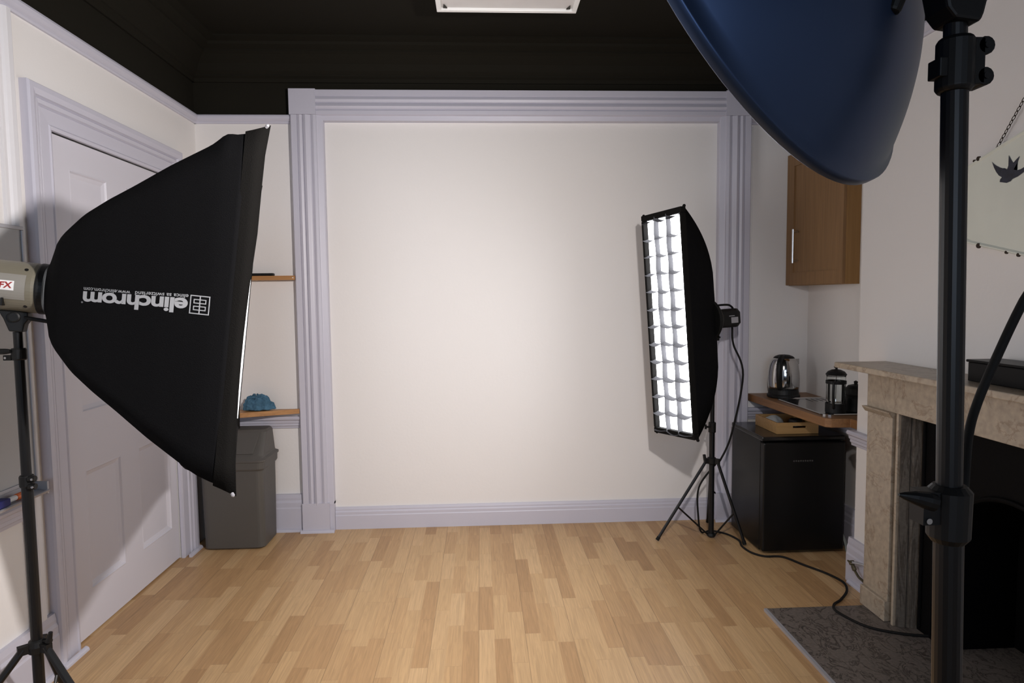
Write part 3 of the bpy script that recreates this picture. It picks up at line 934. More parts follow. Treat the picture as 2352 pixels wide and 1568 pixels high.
h2 = thing('flash_head', ring - sn * 0.10 - V((0, 0, 0.06)), 'small black flash head behind the strip softbox, with a carrying handle', 'flash head')
HO = ring - sn * 0.03
b = NB()
def oct_ring(c, hx, hz, ch):
    return [c + sxv * x + su * z for x, z in ((-hx + ch, -hz), (hx - ch, -hz), (hx, -hz + ch), (hx, hz - ch), (hx - ch, hz), (-hx + ch, hz), (-hx, hz - ch), (-hx, -hz + ch))]
rg = [[b.verts.new(p) for p in oct_ring(HO - sn * d, hx, hz, ch)] for d, hx, hz, ch in ((0, .05, .05, .012), (0.13, .052, .052, .012), (0.155, .05, .050, .02), (0.165, .035, .036, .02))]
for i in range(3):
    for k in range(8): b.faces.new((rg[i][k], rg[i][(k + 1) % 8], rg[i + 1][(k + 1) % 8], rg[i + 1][k]))
b.faces.new(rg[0]); b.faces.new(rg[-1][::-1])
link('casing', b, MT['blkplastic'], parent=h2)
b = NB(); tube(b, smooth_path([HO + su * 0.050 - sn * 0.005, HO + su * 0.072 - sn * 0.02, HO + su * 0.074 - sn * 0.11, HO + su * 0.06 - sn * 0.145, HO + su * 0.035 - sn * 0.158], 5), 0.006, 8)
link('carrying_handle', b, MT['blkplastic'], parent=h2)
b = NB(); fbox(b, HO, sxv, -sn, su, 0.0515, 0.0535, 0.085, 0.135, -0.028, 0.004)
link('label_panel', b, MT['alu'], parent=h2)
b = NB(); fbox(b, HO, sxv, -sn, su, 0.0515, 0.0535, 0.07, 0.11, 0.010, 0.014)
link('label_stripe', b, MT['alu'], parent=h2)

QX, QY = 1.318, 3.632
s2 = thing('light_stand', (QX, QY, 0), 'black tripod light stand under the strip softbox', 'light stand')
ptop = ring.z - 0.095
b = NB(); tube(b, [(QX, QY, 0.44), (QX, QY, ptop)], 0.0125, 14); link('pole', b, MT['blkmetal'], parent=s2)
b = NB(); tube(b, [(QX, QY, 0.012), (QX, QY, 0.66)], 0.0155, 14); link('lower_tube', b, MT['blkmetal'], parent=s2)
b = NB(); lathe(b, [(0.018, -0.03), (0.021, -0.026), (0.021, 0.026), (0.018, 0.03)], (QX, QY, 0.645), (0, 0, 1), 18)
tube(b, [(QX - 0.015, QY - 0.01, 0.65), (QX - 0.042, QY - 0.012, 0.65)], 0.006, 8)
tube(b, [(QX - 0.042, QY - 0.012, 0.638), (QX - 0.042, QY - 0.012, 0.664)], 0.006, 8)
link('collar', b, MT['blkplastic'], parent=s2)
b = NB(); fbox(b, V((QX, QY, ptop)), -sn, sxv, V((0, 0, 1)), -0.06, 0.03, -0.02, 0.02, -0.03, 0.05)
tube(b, [V((QX, QY, ptop)) + sxv * 0.02, V((QX, QY, ptop - 0.01)) + sxv * 0.055], 0.006, 8)
link('tilt_bracket', b, MT['blkplastic'], parent=s2, bevel=0.003)
b = NB(); lathe(b, [(0.018, -0.025), (0.024, -0.018), (0.026, 0.010), (0.020, 0.016)], (QX, QY, 0.455), (0, 0, 1), 18)
FA = [math.atan2(3.593 - QY, 0.993 - QX), math.radians(-45), math.radians(75)]
for a in FA:
    d = V((math.cos(a), math.sin(a), 0)); s3 = V((-d.y, d.x, 0))
    fbox(b, V((QX, QY, 0.455)), d, s3, V((0, 0, 1)), 0.012, 0.046, -0.009, 0.009, -0.018, 0.012)
tube(b, [(QX - 0.04, QY, 0.455), (QX - 0.045, QY, 0.487)], 0.009, 8)
link('leg_hub', b, MT['blkplastic'], parent=s2)
stand_legs((QX, QY), 0.45, 0.33, [FA[0]], s2, r=0.0085, brace_z=0.02, brace_t=0.58)
stand_legs((QX, QY), 0.45, 0.20, [FA[1]], s2, r=0.0085, brace_z=0.02, brace_t=0.62)
stand_legs((QX, QY), 0.45, 0.24, [FA[2]], s2, r=0.0085, brace_z=0.02, brace_t=0.62)
b = NB(); lathe(b, [(0.022, 0), (0.026, 0.006), (0.022, 0.02)], (QX, QY, 0.008), (0, 0, 1), 16)
link('base_ring', b, MT['blkplastic'], parent=s2)

# power cable from the strip head down to the floor and off under the fireplace
pth = [HO - sn * 0.145 - V((0, 0, 0.055)), HO - sn * 0.155 - V((0, 0, 0.15)), (1.475, 3.585, 0.95), (1.41, 3.575, 0.62), (1.355, 3.59, 0.47), (1.345, 3.655, 0.42), (1.26, 3.68, 0.28), (1.262, 3.69, 0.10), (1.285, 3.70, 0.008), (1.35, 3.72, 0.0065), (1.42, 3.66, 0.0065),
       (1.452, 3.56, 0.0065), (1.435, 3.47, 0.0065), (1.450, 3.38, 0.0065), (1.50, 3.325, 0.0065), (1.590, 3.31, 0.0065), (1.650, 3.20, 0.0065), (1.712, 3.09, 0.0065), (1.738, 2.99, 0.0065), (1.705, 2.90, 0.0065), (1.628, 2.815, 0.0065), (1.568, 2.765, 0.009), (1.535, 2.69, 0.0185), (1.56, 2.60, 0.0185), (1.597, 2.54, 0.0185), (1.66, 2.50, 0.0185), (1.74, 2.47, 0.0185), (1.90, 2.44, 0.0185)]
b = NB(); tube(b, smooth_path(pth, 8), 0.0055, 10)
tag(link('power_cable', b, MT['rubber'], smooth=True), 'long black power cable snaking from the strip light over the floor to the hearth', 'cable')

# ------------------------------------------------------------------ beauty dish in the right foreground
dn = V((-0.577, 0.742, -0.341)).normalized()
DC = V((0.4517, 1.0015, 1.8992)); DR, DD = 0.35, 0.162
dish = thing('beauty_dish', DC - V((0, 0, 0.35)), 'large dark beauty dish reflector with blue window reflection put into its colour, seen from behind, upper right foreground', 'reflector')
b = NB()
prof = []
NP = 28
for k in range(NP + 1):
    r = lerp(0.045, DR, k / NP)
    prof.append((r, -DD * (1 - (r / DR) ** 2.4)))
outer = prof + [(DR + 0.007, 0.001), (DR + 0.009, 0.003), (DR + 0.009, 0.016), (DR + 0.006, 0.018), (DR, 0.016), (DR - 0.003, 0.010)]
lathe(b, outer, DC, dn, 96, cap0=False, cap1=False)
link('reflector_bowl', b, MT['dish_window_tint'], parent=dish, smooth=True)
b = NB()
inner = [(max(r - 0.004, 0.041), h + 0.004) for r, h in prof]
inner[-1] = (DR - 0.003, 0.010)
lathe(b, inner, DC, dn, 96, cap0=False, cap1=False)
link('inner_lining', b, MT['dishin'], parent=dish, smooth=True)
b = NB(); lathe(b, [(0.001, -0.035), (0.03, -0.028), (0.042, -0.005), (0.045, 0.02), (0.042, 0.05), (0.03, 0.07), (0.001, 0.075)], DC - dn * (DD - 0.02), dn, 24, cap0=False, cap1=False)
link('bulb', b, MT['bulb'], parent=dish, smooth=True)
sl = bpy.data.lights.new('flash_lamp', 'SPOT')
sl.energy = DISH_POWER; sl.color = (1.0, 0.94, 0.915); sl.spot_size = math.radians(153); sl.spot_blend = 1.0; sl.shadow_soft_size = 0.035
slo = bpy.data.objects.new('flash_lamp', sl); COL.objects.link(slo)
slo.parent = dish
slo.location = (DC - dn * 0.055) - dish.location
slo.rotation_euler = dn.to_track_quat('-Z', 'Y').to_euler()
b = NB(); lathe(b, [(0.052, -0.03), (0.075, -0.024), (0.075, -0.006), (0.06, 0.003), (0.045, 0.008)], DC - dn * (DD + 0.0), dn, 40)
link('mounting_ring', b, MT['blkmetal'], parent=dish)

h3 = thing('flash_head', DC - dn * 0.32, 'black flash head on the foreground stand, holding the beauty dish', 'flash head')
b = NB(); lathe(b, [(0.05, 0), (0.062, 0.01), (0.064, 0.20), (0.06, 0.215)], DC - dn * (DD + 0.035), -dn, 36)
link('casing', b, MT['blkplastic'], parent=h3)
FX, FY = 0.612, 0.83
hb = DC - dn * (DD + 0.10)
b = NB()
loft_q = [[(FX - 0.014, 1.742), (FX + 0.018, 1.738)], [(FX - 0.026, 1.756), (FX + 0.022, 1.748)], [(FX - 0.036, 1.80), (FX + 0.032, 1.79)], [(FX - 0.040, 1.91), (FX + 0.034, 1.91)]]
qv = [[b.verts.new((l[0], FY - 0.022, l[1])), b.verts.new((r_[0], FY - 0.022, r_[1])), b.verts.new((r_[0], FY + 0.022, r_[1])), b.verts.new((l[0], FY + 0.022, l[1]))] for l, r_ in loft_q]
for i_ in range(3):
    for k in range(4): b.faces.new((qv[i_][k], qv[i_][(k + 1) % 4], qv[i_ + 1][(k + 1) % 4], qv[i_ + 1][k]))
b.faces.new(qv[0]); b.faces.new(qv[-1][::-1])
tube(b, [(FX - 0.02, FY, 1.83), (FX - 0.055, FY + 0.01, 1.835)], 0.016, 12)
tube(b, [(FX - 0.045, FY + 0.01, 1.855), (FX - 0.078, FY + 0.01, 1.760)], [0.016, 0.010], 12)
fbox(b, V((FX, FY, 1.78)), V((1, 0, 0)), V((0, 1, 0)), V((0, 0, 1)), -0.020, 0.020, -0.015, 0.015, 0.12, hb.z - 1.78 - 0.02)
link('tilt_bracket', b, MT['blkplastic'], parent=h3, bevel=0.004)

fs_ = thing('light_stand', (FX, FY, 0), 'black light stand rising through the right foreground, close to the camera', 'light stand')
def fx(z): return FX + (1.62 - z) * 0.022 + 0.003
b = NB(); tube(b, [(fx(1.1), FY, 1.10), (fx(1.742), FY, 1.742)], 0.0135, 20); link('pole', b, MT['blkmetal'], parent=fs_)
b = NB(); tube(b, [(fx(1.1), FY, 1.10), (fx(1.66), FY, 1.665)], 0.0155, 20); link('middle_tube', b, MT['blkmetal'], parent=fs_)
b = NB(); tube(b, [(fx(0.02), FY, 0.03), (fx(1.13), FY, 1.13)], 0.0180, 20); link('lower_tube', b, MT['blkmetal'], parent=fs_)
b = NB()
z = 1.692; c = fx(z)
lathe(b, [(0.0185, -0.035), (0.022, -0.03), (0.022, 0.028), (0.019, 0.033)], (c, FY, z), (0, 0, 1), 20)
box(b, c - 0.028, c - 0.005, FY - 0.012, FY + 0.012, z - 0.018, z + 0.006)
box(b, c - 0.012, c + 0.030, FY - 0.014, FY + 0.014, z - 0.028, z + 0.030)
tube(b, [(c + 0.031, FY - 0.014, z + 0.020), (c + 0.031, FY + 0.014, z + 0.020)], 0.0115, 14)
tube(b, [(c + 0.031, FY - 0.014, z - 0.018), (c + 0.031, FY + 0.014, z - 0.018)], 0.0115, 14)
cl = link('collar', b, MT['blkplastic'], parent=fs_, bevel=0.0015)
for dz in (0.020, -0.018):
    b = NB(); lathe(b, [(0.004, 0), (0.004, 0.002)], (c + 0.031, FY - 0.0145, z + dz), (0, -1, 0), 12); link('bolt', b, MT['blkmetal'], parent=cl)
b = NB()
z = 1.105; c = fx(z)
lathe(b, [(0.020, -0.04), (0.026, -0.032), (0.027, 0.030), (0.020, 0.038)], (c, FY, z), (0, 0, 1), 20)
box(b, c - 0.045, c - 0.01, FY - 0.014, FY + 0.014, z - 0.012, z + 0.032)
tube(b, smooth_path([(c - 0.03, FY - 0.012, z + 0.018), (c - 0.05, FY - 0.012, z + 0.024), (c - 0.078, FY - 0.012, z + 0.030)], 4), [0.012, 0.012, 0.012, 0.011, 0.010, 0.009, 0.007, 0.005, 0.002], 12)
cl = link('collar', b, MT['blkplastic'], parent=fs_)
b = NB(); lathe(b, [(0.004, 0), (0.004, 0.002)], (c - 0.038, FY - 0.0145, z - 0.006), (0, -1, 0), 12); link('bolt', b, MT['steel'], parent=cl)
b = NB(); lathe(b, [(0.02, -0.025), (0.028, -0.018), (0.03, 0.010), (0.022, 0.016)], (fx(0.42), FY, 0.42), (0, 0, 1), 18)
FA3 = [math.radians(x) for x in (20, 140, 260)]
for a in FA3:
    d = V((math.cos(a), math.sin(a), 0)); s3 = V((-d.y, d.x, 0))
    fbox(b, V((fx(0.42), FY, 0.42)), d, s3, V((0, 0, 1)), 0.012, 0.046, -0.010, 0.010, -0.018, 0.012)
link('leg_hub', b, MT['blkplastic'], parent=fs_)
stand_legs((fx(0.2), FY), 0.41, 0.42, FA3, fs_, r=0.011, brace_z=0.05, brace_t=0.5)
# cable hanging from the dish head
b = NB()
tube(b, smooth_path([(0.665, 0.80, 2.00), (0.80, 0.86, 1.78), (0.868, 0.93, 1.50), (0.823, 0.95, 1.387), (0.784, 0.95, 1.302), (0.756, 0.95, 1.232), (0.728, 0.93, 1.185), (0.685, 0.88, 1.12), (0.66, 0.855, 1.0), (0.655, 0.855, 0.6), (0.68, 0.87, 0.10), (0.75, 0.9, 0.012), (0.95, 0.95, 0.008), (1.3, 1.0, 0.008)], 8), 0.0066, 12)
tag(link('power_cable', b, MT['rubber'], smooth=True), 'thick black cable hanging diagonally beside the foreground stand', 'cable')

# ------------------------------------------------------------------ left wall: whiteboard, pens
wb = thing('whiteboard', (XL, 1.95, 0.72), 'grey-looking whiteboard on the wall left of the door', 'whiteboard')
b = NB(); box(b, XL + 0.020, XL + 0.026, 1.40, 2.402, 0.765, 1.660); link('writing_surface', b, MT['board'], parent=wb)
b = NB()
for (y0, y1, z0, z1) in ((1.39, 2.412, 1.655, 1.668), (1.39, 2.412, 0.755, 0.768), (2.402, 2.412, 0.768, 1.655), (1.39, 1.402, 0.768, 1.655)): box(b, XL + 0.020, XL + 0.032, y0, y1, z0, z1)
link('frame', b, MT['alu'], parent=wb, bevel=0.002)
b = NB()
prism(b, [(XL + 0.020, 0.722), (XL + 0.075, 0.715), (XL + 0.080, 0.724), (XL + 0.074, 0.726), (XL + 0.073, 0.721), (XL + 0.026, 0.728), (XL + 0.026, 0.755), (XL + 0.020, 0.755)], 'y', 1.45, 2.398)
link('pen_tray', b, MT['alu'], parent=wb)
b = NB(); box(b, XL + 0.020, XL + 0.070, 2.398, 2.408, 0.708, 0.754); link('tray_end', b, MT['alu'], parent=wb, bevel=0.002)
b = NB(); tube(b, [(XL + 0.052, 2.20, 0.737), (XL + 0.052, 2.268, 0.737)], 0.009, 10)
pen = link('marker_pen', b, MT['white']); tag(pen, 'marker pen with orange cap on the whiteboard tray', 'pen')
b = NB(); lathe(b, [(0.0105, 0), (0.0115, 0.004), (0.0115, 0.03), (0.009, 0.034)], (XL + 0.052, 2.262, 0.737), (0, 1, 0), 12); link('cap', b, MT['orange'], parent=pen)
b = NB(); box(b, XL + 0.040, XL + 0.074, 2.06, 2.21, 0.7265, 0.752)
er = link('board_eraser', b, MT['blue'], bevel=0.004); tag(er, 'dark blue eraser block on the whiteboard tray', 'eraser')

# ------------------------------------------------------------------ left alcove: shelves, remote, cloth, bin
b = NB(); prism(b, [(XL + 0.001, YB - 0.001), (-1.085, YB - 0.001), (-1.085, 3.895), (-1.40, 3.895), (XL + 0.001, 3.86)], 'z', 1.516, 1.541)
us = link('corner_shelf', b, MT['shelf'], bevel=0.001); tag(us, 'upper wooden corner shelf with the black remote on it', 'shelf', 'corner shelves in the left alcove')
b = NB(); lathe(b, [(0.0035, 0), (0.0035, 0.002)], (-1.096, 3.8955, 1.529), (0, -1, 0), 10); link('screw', b, MT['white'], parent=us)
b = NB(); prism(b, [(XL + 0.001, YB - 0.036), (-1.086, YB - 0.036), (-1.086, 3.905), (-1.40, 3.795), (XL + 0.001, 3.69)], 'z', 0.722, 0.750)
tag(link('corner_shelf', b, MT['shelf'], bevel=0.001), 'lower wooden corner shelf with the blue cloth on it', 'shelf', 'corner shelves in the left alcove')
b = NB(); box(b, -1.38, -1.212, 3.902, 3.942, 1.541, 1.557)
rm = link('remote_control', b, MT['blkplastic'], bevel=0.006, seg=3); tag(rm, 'black remote control lying on the upper corner shelf', 'remote control')
# crumpled cloth
b = NB()
rc = random.Random(11)
NU, NVv = 36, 16
rings_ = []
for j in range(NVv + 1):
    ph = (PI / 2) * j / NVv
    rg = []
    for i in range(NU):
        th = 2 * PI * i / NU
        R = 1 + 0.10 * math.sin(3 * th + 1.2) + 0.07 * math.sin(7 * th + 3 * ph) + 0.05 * math.sin(11 * th - 4 * ph)
        rr = math.cos(ph) ** 0.7
        hz = (math.sin(ph) ** 0.85) * (1 + 0.10 * math.sin(5 * th + ph * 6) + 0.06 * math.cos(9 * th))
        x = 0.092 * R * rr; y = 0.036 * R * rr
        z_ = 0.086 * hz * (1 + 0.12 * math.cos(th - 1.2))
        if j == 0: z_ = 0
        rg.append(b.verts.new((-1.314 + x * math.cos(th) - 0.010 * math.sin(ph), 3.868 + y * math.sin(th), 0.7515 + z_)))
    rings_.append(rg)
for j in range(NVv):
    for i in range(NU): b.faces.new((rings_[j][i], rings_[j][(i + 1) % NU], rings_[j + 1][(i + 1) % NU], rings_[j + 1][i]))
b.faces.new(rings_[0][::-1]); b.faces.new(rings_[-1])
o = link('cloth', b, MT['cloth'], smooth=True); tag(o, 'crumpled blue cloth on the lower corner shelf', 'cloth')
tx = bpy.data.textures.new('creases', 'CLOUDS'); tx.noise_scale = 0.028; tx.noise_depth = 2
md = o.modifiers.new('sub', 'SUBSURF'); md.levels = 2; md.render_levels = 2
md = o.modifiers.new('disp', 'DISPLACE'); md.texture = tx; md.strength = 0.018; md.mid_level = 0.6

# swing bin
bn = thing('swing_bin', (-1.385, 3.76, 0), 'tall grey plastic swing-top bin in the left alcove', 'bin')
def rrect(cx, cy_, hx, hy, r, z, n=5):
    out = []
    for (sx_, sy2, a0) in ((1, 1, 0), (-1, 1, PI / 2), (-1, -1, PI), (1, -1, 1.5 * PI)):
        for k in range(n + 1):
            a = a0 + PI / 2 * k / n
            out.append((cx + sx_ * (hx - r) + r * math.cos(a), cy_ + sy2 * (hy - r) + r * math.sin(a), z))
    return out
def loft(bm, rings, cap0=True, cap1=True):
    R = [[bm.verts.new(p) for p in rg] for rg in rings]
    n = len(R[0])
    for i in range(len(R) - 1):
        for k in range(n): bm.faces.new((R[i][k], R[i][(k + 1) % n], R[i + 1][(k + 1) % n], R[i + 1][k]))
    if cap0: bm.faces.new(R[0][::-1])
    if cap1: bm.faces.new(R[-1])
b = NB()
cxb, cyb = -1.398, 3.765
loft(b, [rrect(cxb, cyb, 0.160, 0.112, 0.04, 0.004), rrect(cxb, cyb, 0.168, 0.12, 0.035, 0.012), rrect(cxb, cyb, 0.170, 0.128, 0.035, 0.25), rrect(cxb, cyb, 0.172, 0.132, 0.035, 0.48)])
link('body', b, MT['bin_'], parent=bn, smooth=False)
b = NB()
loft(b, [rrect(cxb, cyb, 0.176, 0.136, 0.035, 0.452), rrect(cxb, cyb, 0.182, 0.141, 0.035, 0.462), rrect(cxb, cyb, 0.183, 0.142, 0.035, 0.498), rrect(cxb, cyb, 0.190, 0.146, 0.035, 0.502), rrect(cxb, cyb, 0.190, 0.146, 0.035, 0.512),
         rrect(cxb, cyb, 0.174, 0.134, 0.03, 0.520), rrect(cxb, cyb + 0.01, 0.170, 0.126, 0.03, 0.53), rrect(cxb, cyb + 0.06, 0.160, 0.075, 0.03, 0.645), rrect(cxb, cyb + 0.065, 0.152, 0.062, 0.03, 0.657)])
ld = link('lid', b, MT['bin_'], parent=bn)
# flap on the sloping front of the lid
b = NB()
def onlid(x, t, e):   # t 0 bottom .. 1 top
    return (cxb + x * lerp(1, 0.94, t), lerp(cyb - 0.116, cyb - 0.015, t) - e * 0.7, lerp(0.530, 0.645, t) + e * 0.7)
for (xa, xb) in ((-0.140, 0.118),):
    P = [onlid(xa, 0.08, 0.006), onlid(xb, 0.08, 0.006), onlid(xb + 0.02, 0.96, 0.006), onlid(xa, 0.96, 0.006)]
    Q = [onlid(xa, 0.08, -0.003), onlid(xb, 0.08, -0.003), onlid(xb + 0.02, 0.96, -0.003), onlid(xa, 0.96, -0.003)]
    A = [b.verts.new(p) for p in P]; C = [b.verts.new(p) for p in Q]
    b.faces.new(A); b.faces.new(C[::-1])
    for i in range(4): b.faces.new((A[i], A[(i + 1) % 4], C[(i + 1) % 4], C[i]))
link('flap', b, MT['bin_'], parent=ld, bevel=0.002)

# ------------------------------------------------------------------ right alcove: fridge, box, worktop, kettle...
fr = thing('fridge', (1.725, 3.57, 0), 'black table-top fridge under the worktop in the right alcove', 'fridge')
fx0, fx1, fy0, fy1 = 1.497, 1.945, 3.350, 3.790
b = NB(); box(b, fx0 + 0.002, fx1 - 0.002, fy0 + 0.05, fy1, 0.012, 0.618); link('cabinet_body', b, MT['fridge'], parent=fr, bevel=0.003)
b = NB(); box(b, fx0 - 0.004, fx1 + 0.004, fy0 + 0.012, fy1, 0.618, 0.642); link('top_panel', b, MT['fridgetop'], parent=fr, bevel=0.006)
b = NB(); box(b, fx0, fx1, fy0, fy0 + 0.044, 0.020, 0.612); fd = link('door', b, MT['fridge'], parent=fr, bevel=0.008, seg=3)
# embossed maker's mark, too small to read in the photo
b = NB(); rm_ = random.Random(5)
for k in range(9):
    x = 1.662 + k * 0.0125
    lathe(b, [(0.0035, 0), (0.0045, 0.0005), (0.0045, 0.0012), (0.0026, 0.0012)], (x, fy0 - 0.0001, 0.512 + 0.0008 * (k % 2)), (0, -1, 0), 10, cap1=False)
link('badge', b, mat('dull_badge', (0.08, 0.075, 0.07), 0.5), parent=fd)
for x in (fx0 + 0.04, fx1 - 0.04):
    for y in (fy0 + 0.08, fy1 - 0.04):
        b = NB(); lathe(b, [(0.015, 0), (0.015, 0.012)], (x, y, 0), (0, 0, 1), 12); link('foot', b, MT['rubber'], parent=fr)
# pale wires behind the fridge, by its right foot
b = NB(); tube(b, smooth_path([(1.962, 3.50, 0.17), (1.968, 3.44, 0.11), (1.976, 3.40, 0.05), (1.972, 3.37, 0.006), (1.965, 3.35, 0.006)], 6), 0.004, 8)
tube(b, smooth_path([(1.968, 3.50, 0.12), (1.982, 3.43, 0.08), (1.990, 3.40, 0.03), (1.985, 3.38, 0.006)], 6), 0.003, 8)
tag(link('wire', b, MT['palewire'], smooth=True), 'pale wire curling at the right foot of the fridge', 'wire')

# wooden box on the fridge
bx = thing('wooden_box', (1.72, 3.55, 0.642), 'small open wooden crate with a slot handle on top of the fridge', 'box')
x0, x1, y0, y1, z0, z1 = 1.600, 1.832, 3.425, 3.700, 0.643, 0.704
b = NB()
T = 0.009
box(b, x0, x1, y0, y1, z0, z0 + T)
box(b, x0, x0 + T, y0, y1, z0 + T, z1); box(b, x1 - T, x1, y0, y1, z0 + T, z1); box(b, x0 + T, x1 - T, y1 - T, y1, z0 + T, z1)
# front with slot
sx0, sx1, sz0, sz1 = 1.690, 1.765, z1 - 0.030, z1 - 0.018
box(b, x0 + T, sx0, y0, y0 + T, z0 + T, z1); box(b, sx1, x1 - T, y0, y0 + T, z0 + T, z1); box(b, sx0, sx1, y0, y0 + T, z0 + T, sz0); box(b, sx0, sx1, y0, y0 + T, sz1, z1)
link('crate', b, MT['boxwood'], parent=bx)
b = NB(); lathe(b, [(0.045, 0), (0.055, 0.015), (0.05, 0.035), (0.03, 0.05), (0.01, 0.055)], (1.67, 3.62, 0.653), (0, 0, 1), 16)
o = link('bag', b, MT['greybag'], smooth=True); tag(o, 'pale crumpled bag inside the wooden crate', 'bag')
md = o.modifiers.new('sub', 'SUBSURF'); md.levels = 2; md.render_levels = 2
md = o.modifiers.new('disp', 'DISPLACE'); md.texture = tx; md.strength = 0.015
b = NB(); lathe(b, [(0.03, 0), (0.036, 0.006), (0.036, 0.040), (0.03, 0.046), (0.012, 0.048)], (1.77, 3.56, 0.653), (0, 0, 1), 20)
tag(link('jar', b, MT['dark'], bevel=0.002), 'small dark jar inside the wooden crate', 'jar')

# worktop
b = NB()
prism(b, [(1.655, YB - 0.001), (XA - 0.001, YB - 0.001), (XA - 0.001, YC + 0.002), (1.806, YC + 0.002), (1.806, 3.075), (1.712, 3.080), (1.690, 3.10), (1.672, 3.45)], 'z', 0.745, 0.789)
tag(link('worktop', b, MT['worktop'], bevel=0.003), 'brown wooden worktop fitted into the right alcove', 'worktop')
# steel drainer
sk = thing('sink_drainer', (1.86, 3.42, 0.789), 'shiny steel sink drainer set in the wooden worktop', 'sink')
def rr2(x0, x1, y0, y1, r, z, n=6):
    return rrect((x0 + x1) / 2, (y0 + y1) / 2, (x1 - x0) / 2, (y1 - y0) / 2, r, z, n)
b = NB()
X0, X1, Y0, Y1 = 1.712, 2.020, 3.150, 3.700
loft(b, [rr2(X0, X1, Y0, Y1, .05, .7895), rr2(X0, X1, Y0, Y1, .05, .7955), rr2(X0 + .004, X1 - .004, Y0 + .004, Y1 - .004, .05, .7985), rr2(X0 + .012, X1 - .012, Y0 + .012, Y1 - .012, .045, .7985), rr2(X0 + .020, X1 - .020, Y0 + .020, Y1 - .020, .04, .7935)])
link('drainer_plate', b, MT['steel'], parent=sk, smooth=False)
for k in range(4):
    x = 1.88 + k * 0.030
    b = NB(); tube(b, [(x, 3.585, 0.7925), (x, 3.66, 0.7925)], 0.0035, 8); link('rib', b, MT['steel'], parent=sk)

# kettle
kt = thing('kettle', (1.792, 3.775, 0.789), 'shiny steel electric kettle with black base in the right alcove', 'kettle')
KX, KY = 1.800, 3.775
b = NB(); lathe(b, [(0.088, 0.7895), (0.092, 0.794), (0.092, 0.806), (0.086, 0.812), (0.082, 0.835), (0.082, 0.842)], (KX, KY, 0), (0, 0, 1), 40); link('base', b, MT['blkplastic'], parent=kt)
b = NB(); lathe(b, [(0.082, 0.842), (0.087, 0.860), (0.089, 0.90), (0.087, 0.94), (0.081, 0.98), (0.072, 1.008), (0.060, 1.024)], (KX, KY, 0), (0, 0, 1), 48); link('jug', b, MT['steel'], parent=kt, smooth=True)
b = NB(); lathe(b, [(0.060, 1.024), (0.05, 1.034), (0.03, 1.042), (0.001, 1.045)], (KX, KY, 0), (0, 0, 1), 40); lid = link('lid', b, MT['blkplastic'], parent=kt, smooth=True)
hv = V((-0.45, -0.89, 0)).normalized()
hv = V((-0.62, -0.78, 0)).normalized()
b = NB(); tube(b, smooth_path([V((KX, KY, 1.030)) + hv * 0.02, V((KX, KY, 1.032)) + hv * 0.065, V((KX, KY, 1.00)) + hv * 0.105, V((KX, KY, 0.93)) + hv * 0.115, V((KX, KY, 0.87)) + hv * 0.100, V((KX, KY, 0.85)) + hv * 0.085], 5), 0.015, 10)
link('handle', b, MT['blkplastic'], parent=kt, smooth=True)
b = NB(); prism(b, [(KX + 0.062, KY - 0.016), (KX + 0.093, KY), (KX + 0.062, KY + 0.016)], 'z', 0.985, 1.018); link('spout', b, MT['steel'], parent=kt)

# cafetiere
cf = thing('cafetiere', (1.795, 3.20, 0.799), 'glass cafetiere with black frame standing on the steel drainer', 'cafetiere')
CX, CY, C0 = 1.805, 3.212, 0.7945
K = 1.0
b = NB(); lathe(b, [(0.046, 0.0), (0.049, 0.004), (0.049, 0.048), (0.047, 0.052)], (CX, CY, C0), (0, 0, 1), 36); link('base', b, MT['blkplastic'], parent=cf)
b = NB(); lathe(b, [(0.044, 0.052), (0.045, 0.06), (0.045, 0.185), (0.0465, 0.192)], (CX, CY, C0), (0, 0, 1), 40, cap1=False)
o = link('glass_beaker', b, MT['glass'], parent=cf, smooth=True); md = o.modifiers.new('thick', 'SOLIDIFY'); md.thickness = 0.002
b = NB(); lathe(b, [(0.0462, 0.150), (0.0485, 0.150), (0.0485, 0.166), (0.0462, 0.166), (0.0462, 0.150)], (CX, CY, C0), (0, 0, 1), 40, cap0=False, cap1=False)
for an in (20, 110, 200, 290):
    a = math.radians(an); d = V((math.cos(a), math.sin(a), 0)); s3 = V((-d.y, d.x, 0))
    fbox(b, V((CX, CY, C0)), s3, d, V((0, 0, 1)), -0.004, 0.004, 0.046, 0.0485, 0.045, 0.155)
link('frame_band', b, MT['blkplastic'], parent=cf)
b = NB(); lathe(b, [(0.048, 0.194), (0.050, 0.198), (0.040, 0.212), (0.022, 0.221), (0.006, 0.224), (0.005, 0.228), (0.011, 0.232), (0.012, 0.238), (0.008, 0.243), (0.001, 0.245)], (CX, CY, C0), (0, 0, 1), 36); link('lid', b, MT['blkplastic'], parent=cf)
b = NB(); tube(b, [(CX, CY, C0 + 0.062), (CX, CY, C0 + 0.2)], 0.0018, 8); lathe(b, [(0.043, 0.058), (0.043, 0.064)], (CX, CY, C0), (0, 0, 1), 30); link('plunger', b, MT['steel'], parent=cf)
hv = V((-0.62, -0.78, 0)).normalized()
b = NB(); tube(b, smooth_path([V((CX, CY, C0 + 0.160)) + hv * 0.047, V((CX, CY, C0 + 0.162)) + hv * 0.062, V((CX, CY, C0 + 0.11)) + hv * 0.070, V((CX, CY, C0 + 0.045)) + hv * 0.060, V((CX, CY, C0 + 0.03)) + hv * 0.047], 5), 0.0065, 10)
link('handle', b, MT['blkplastic'], parent=cf, smooth=True)
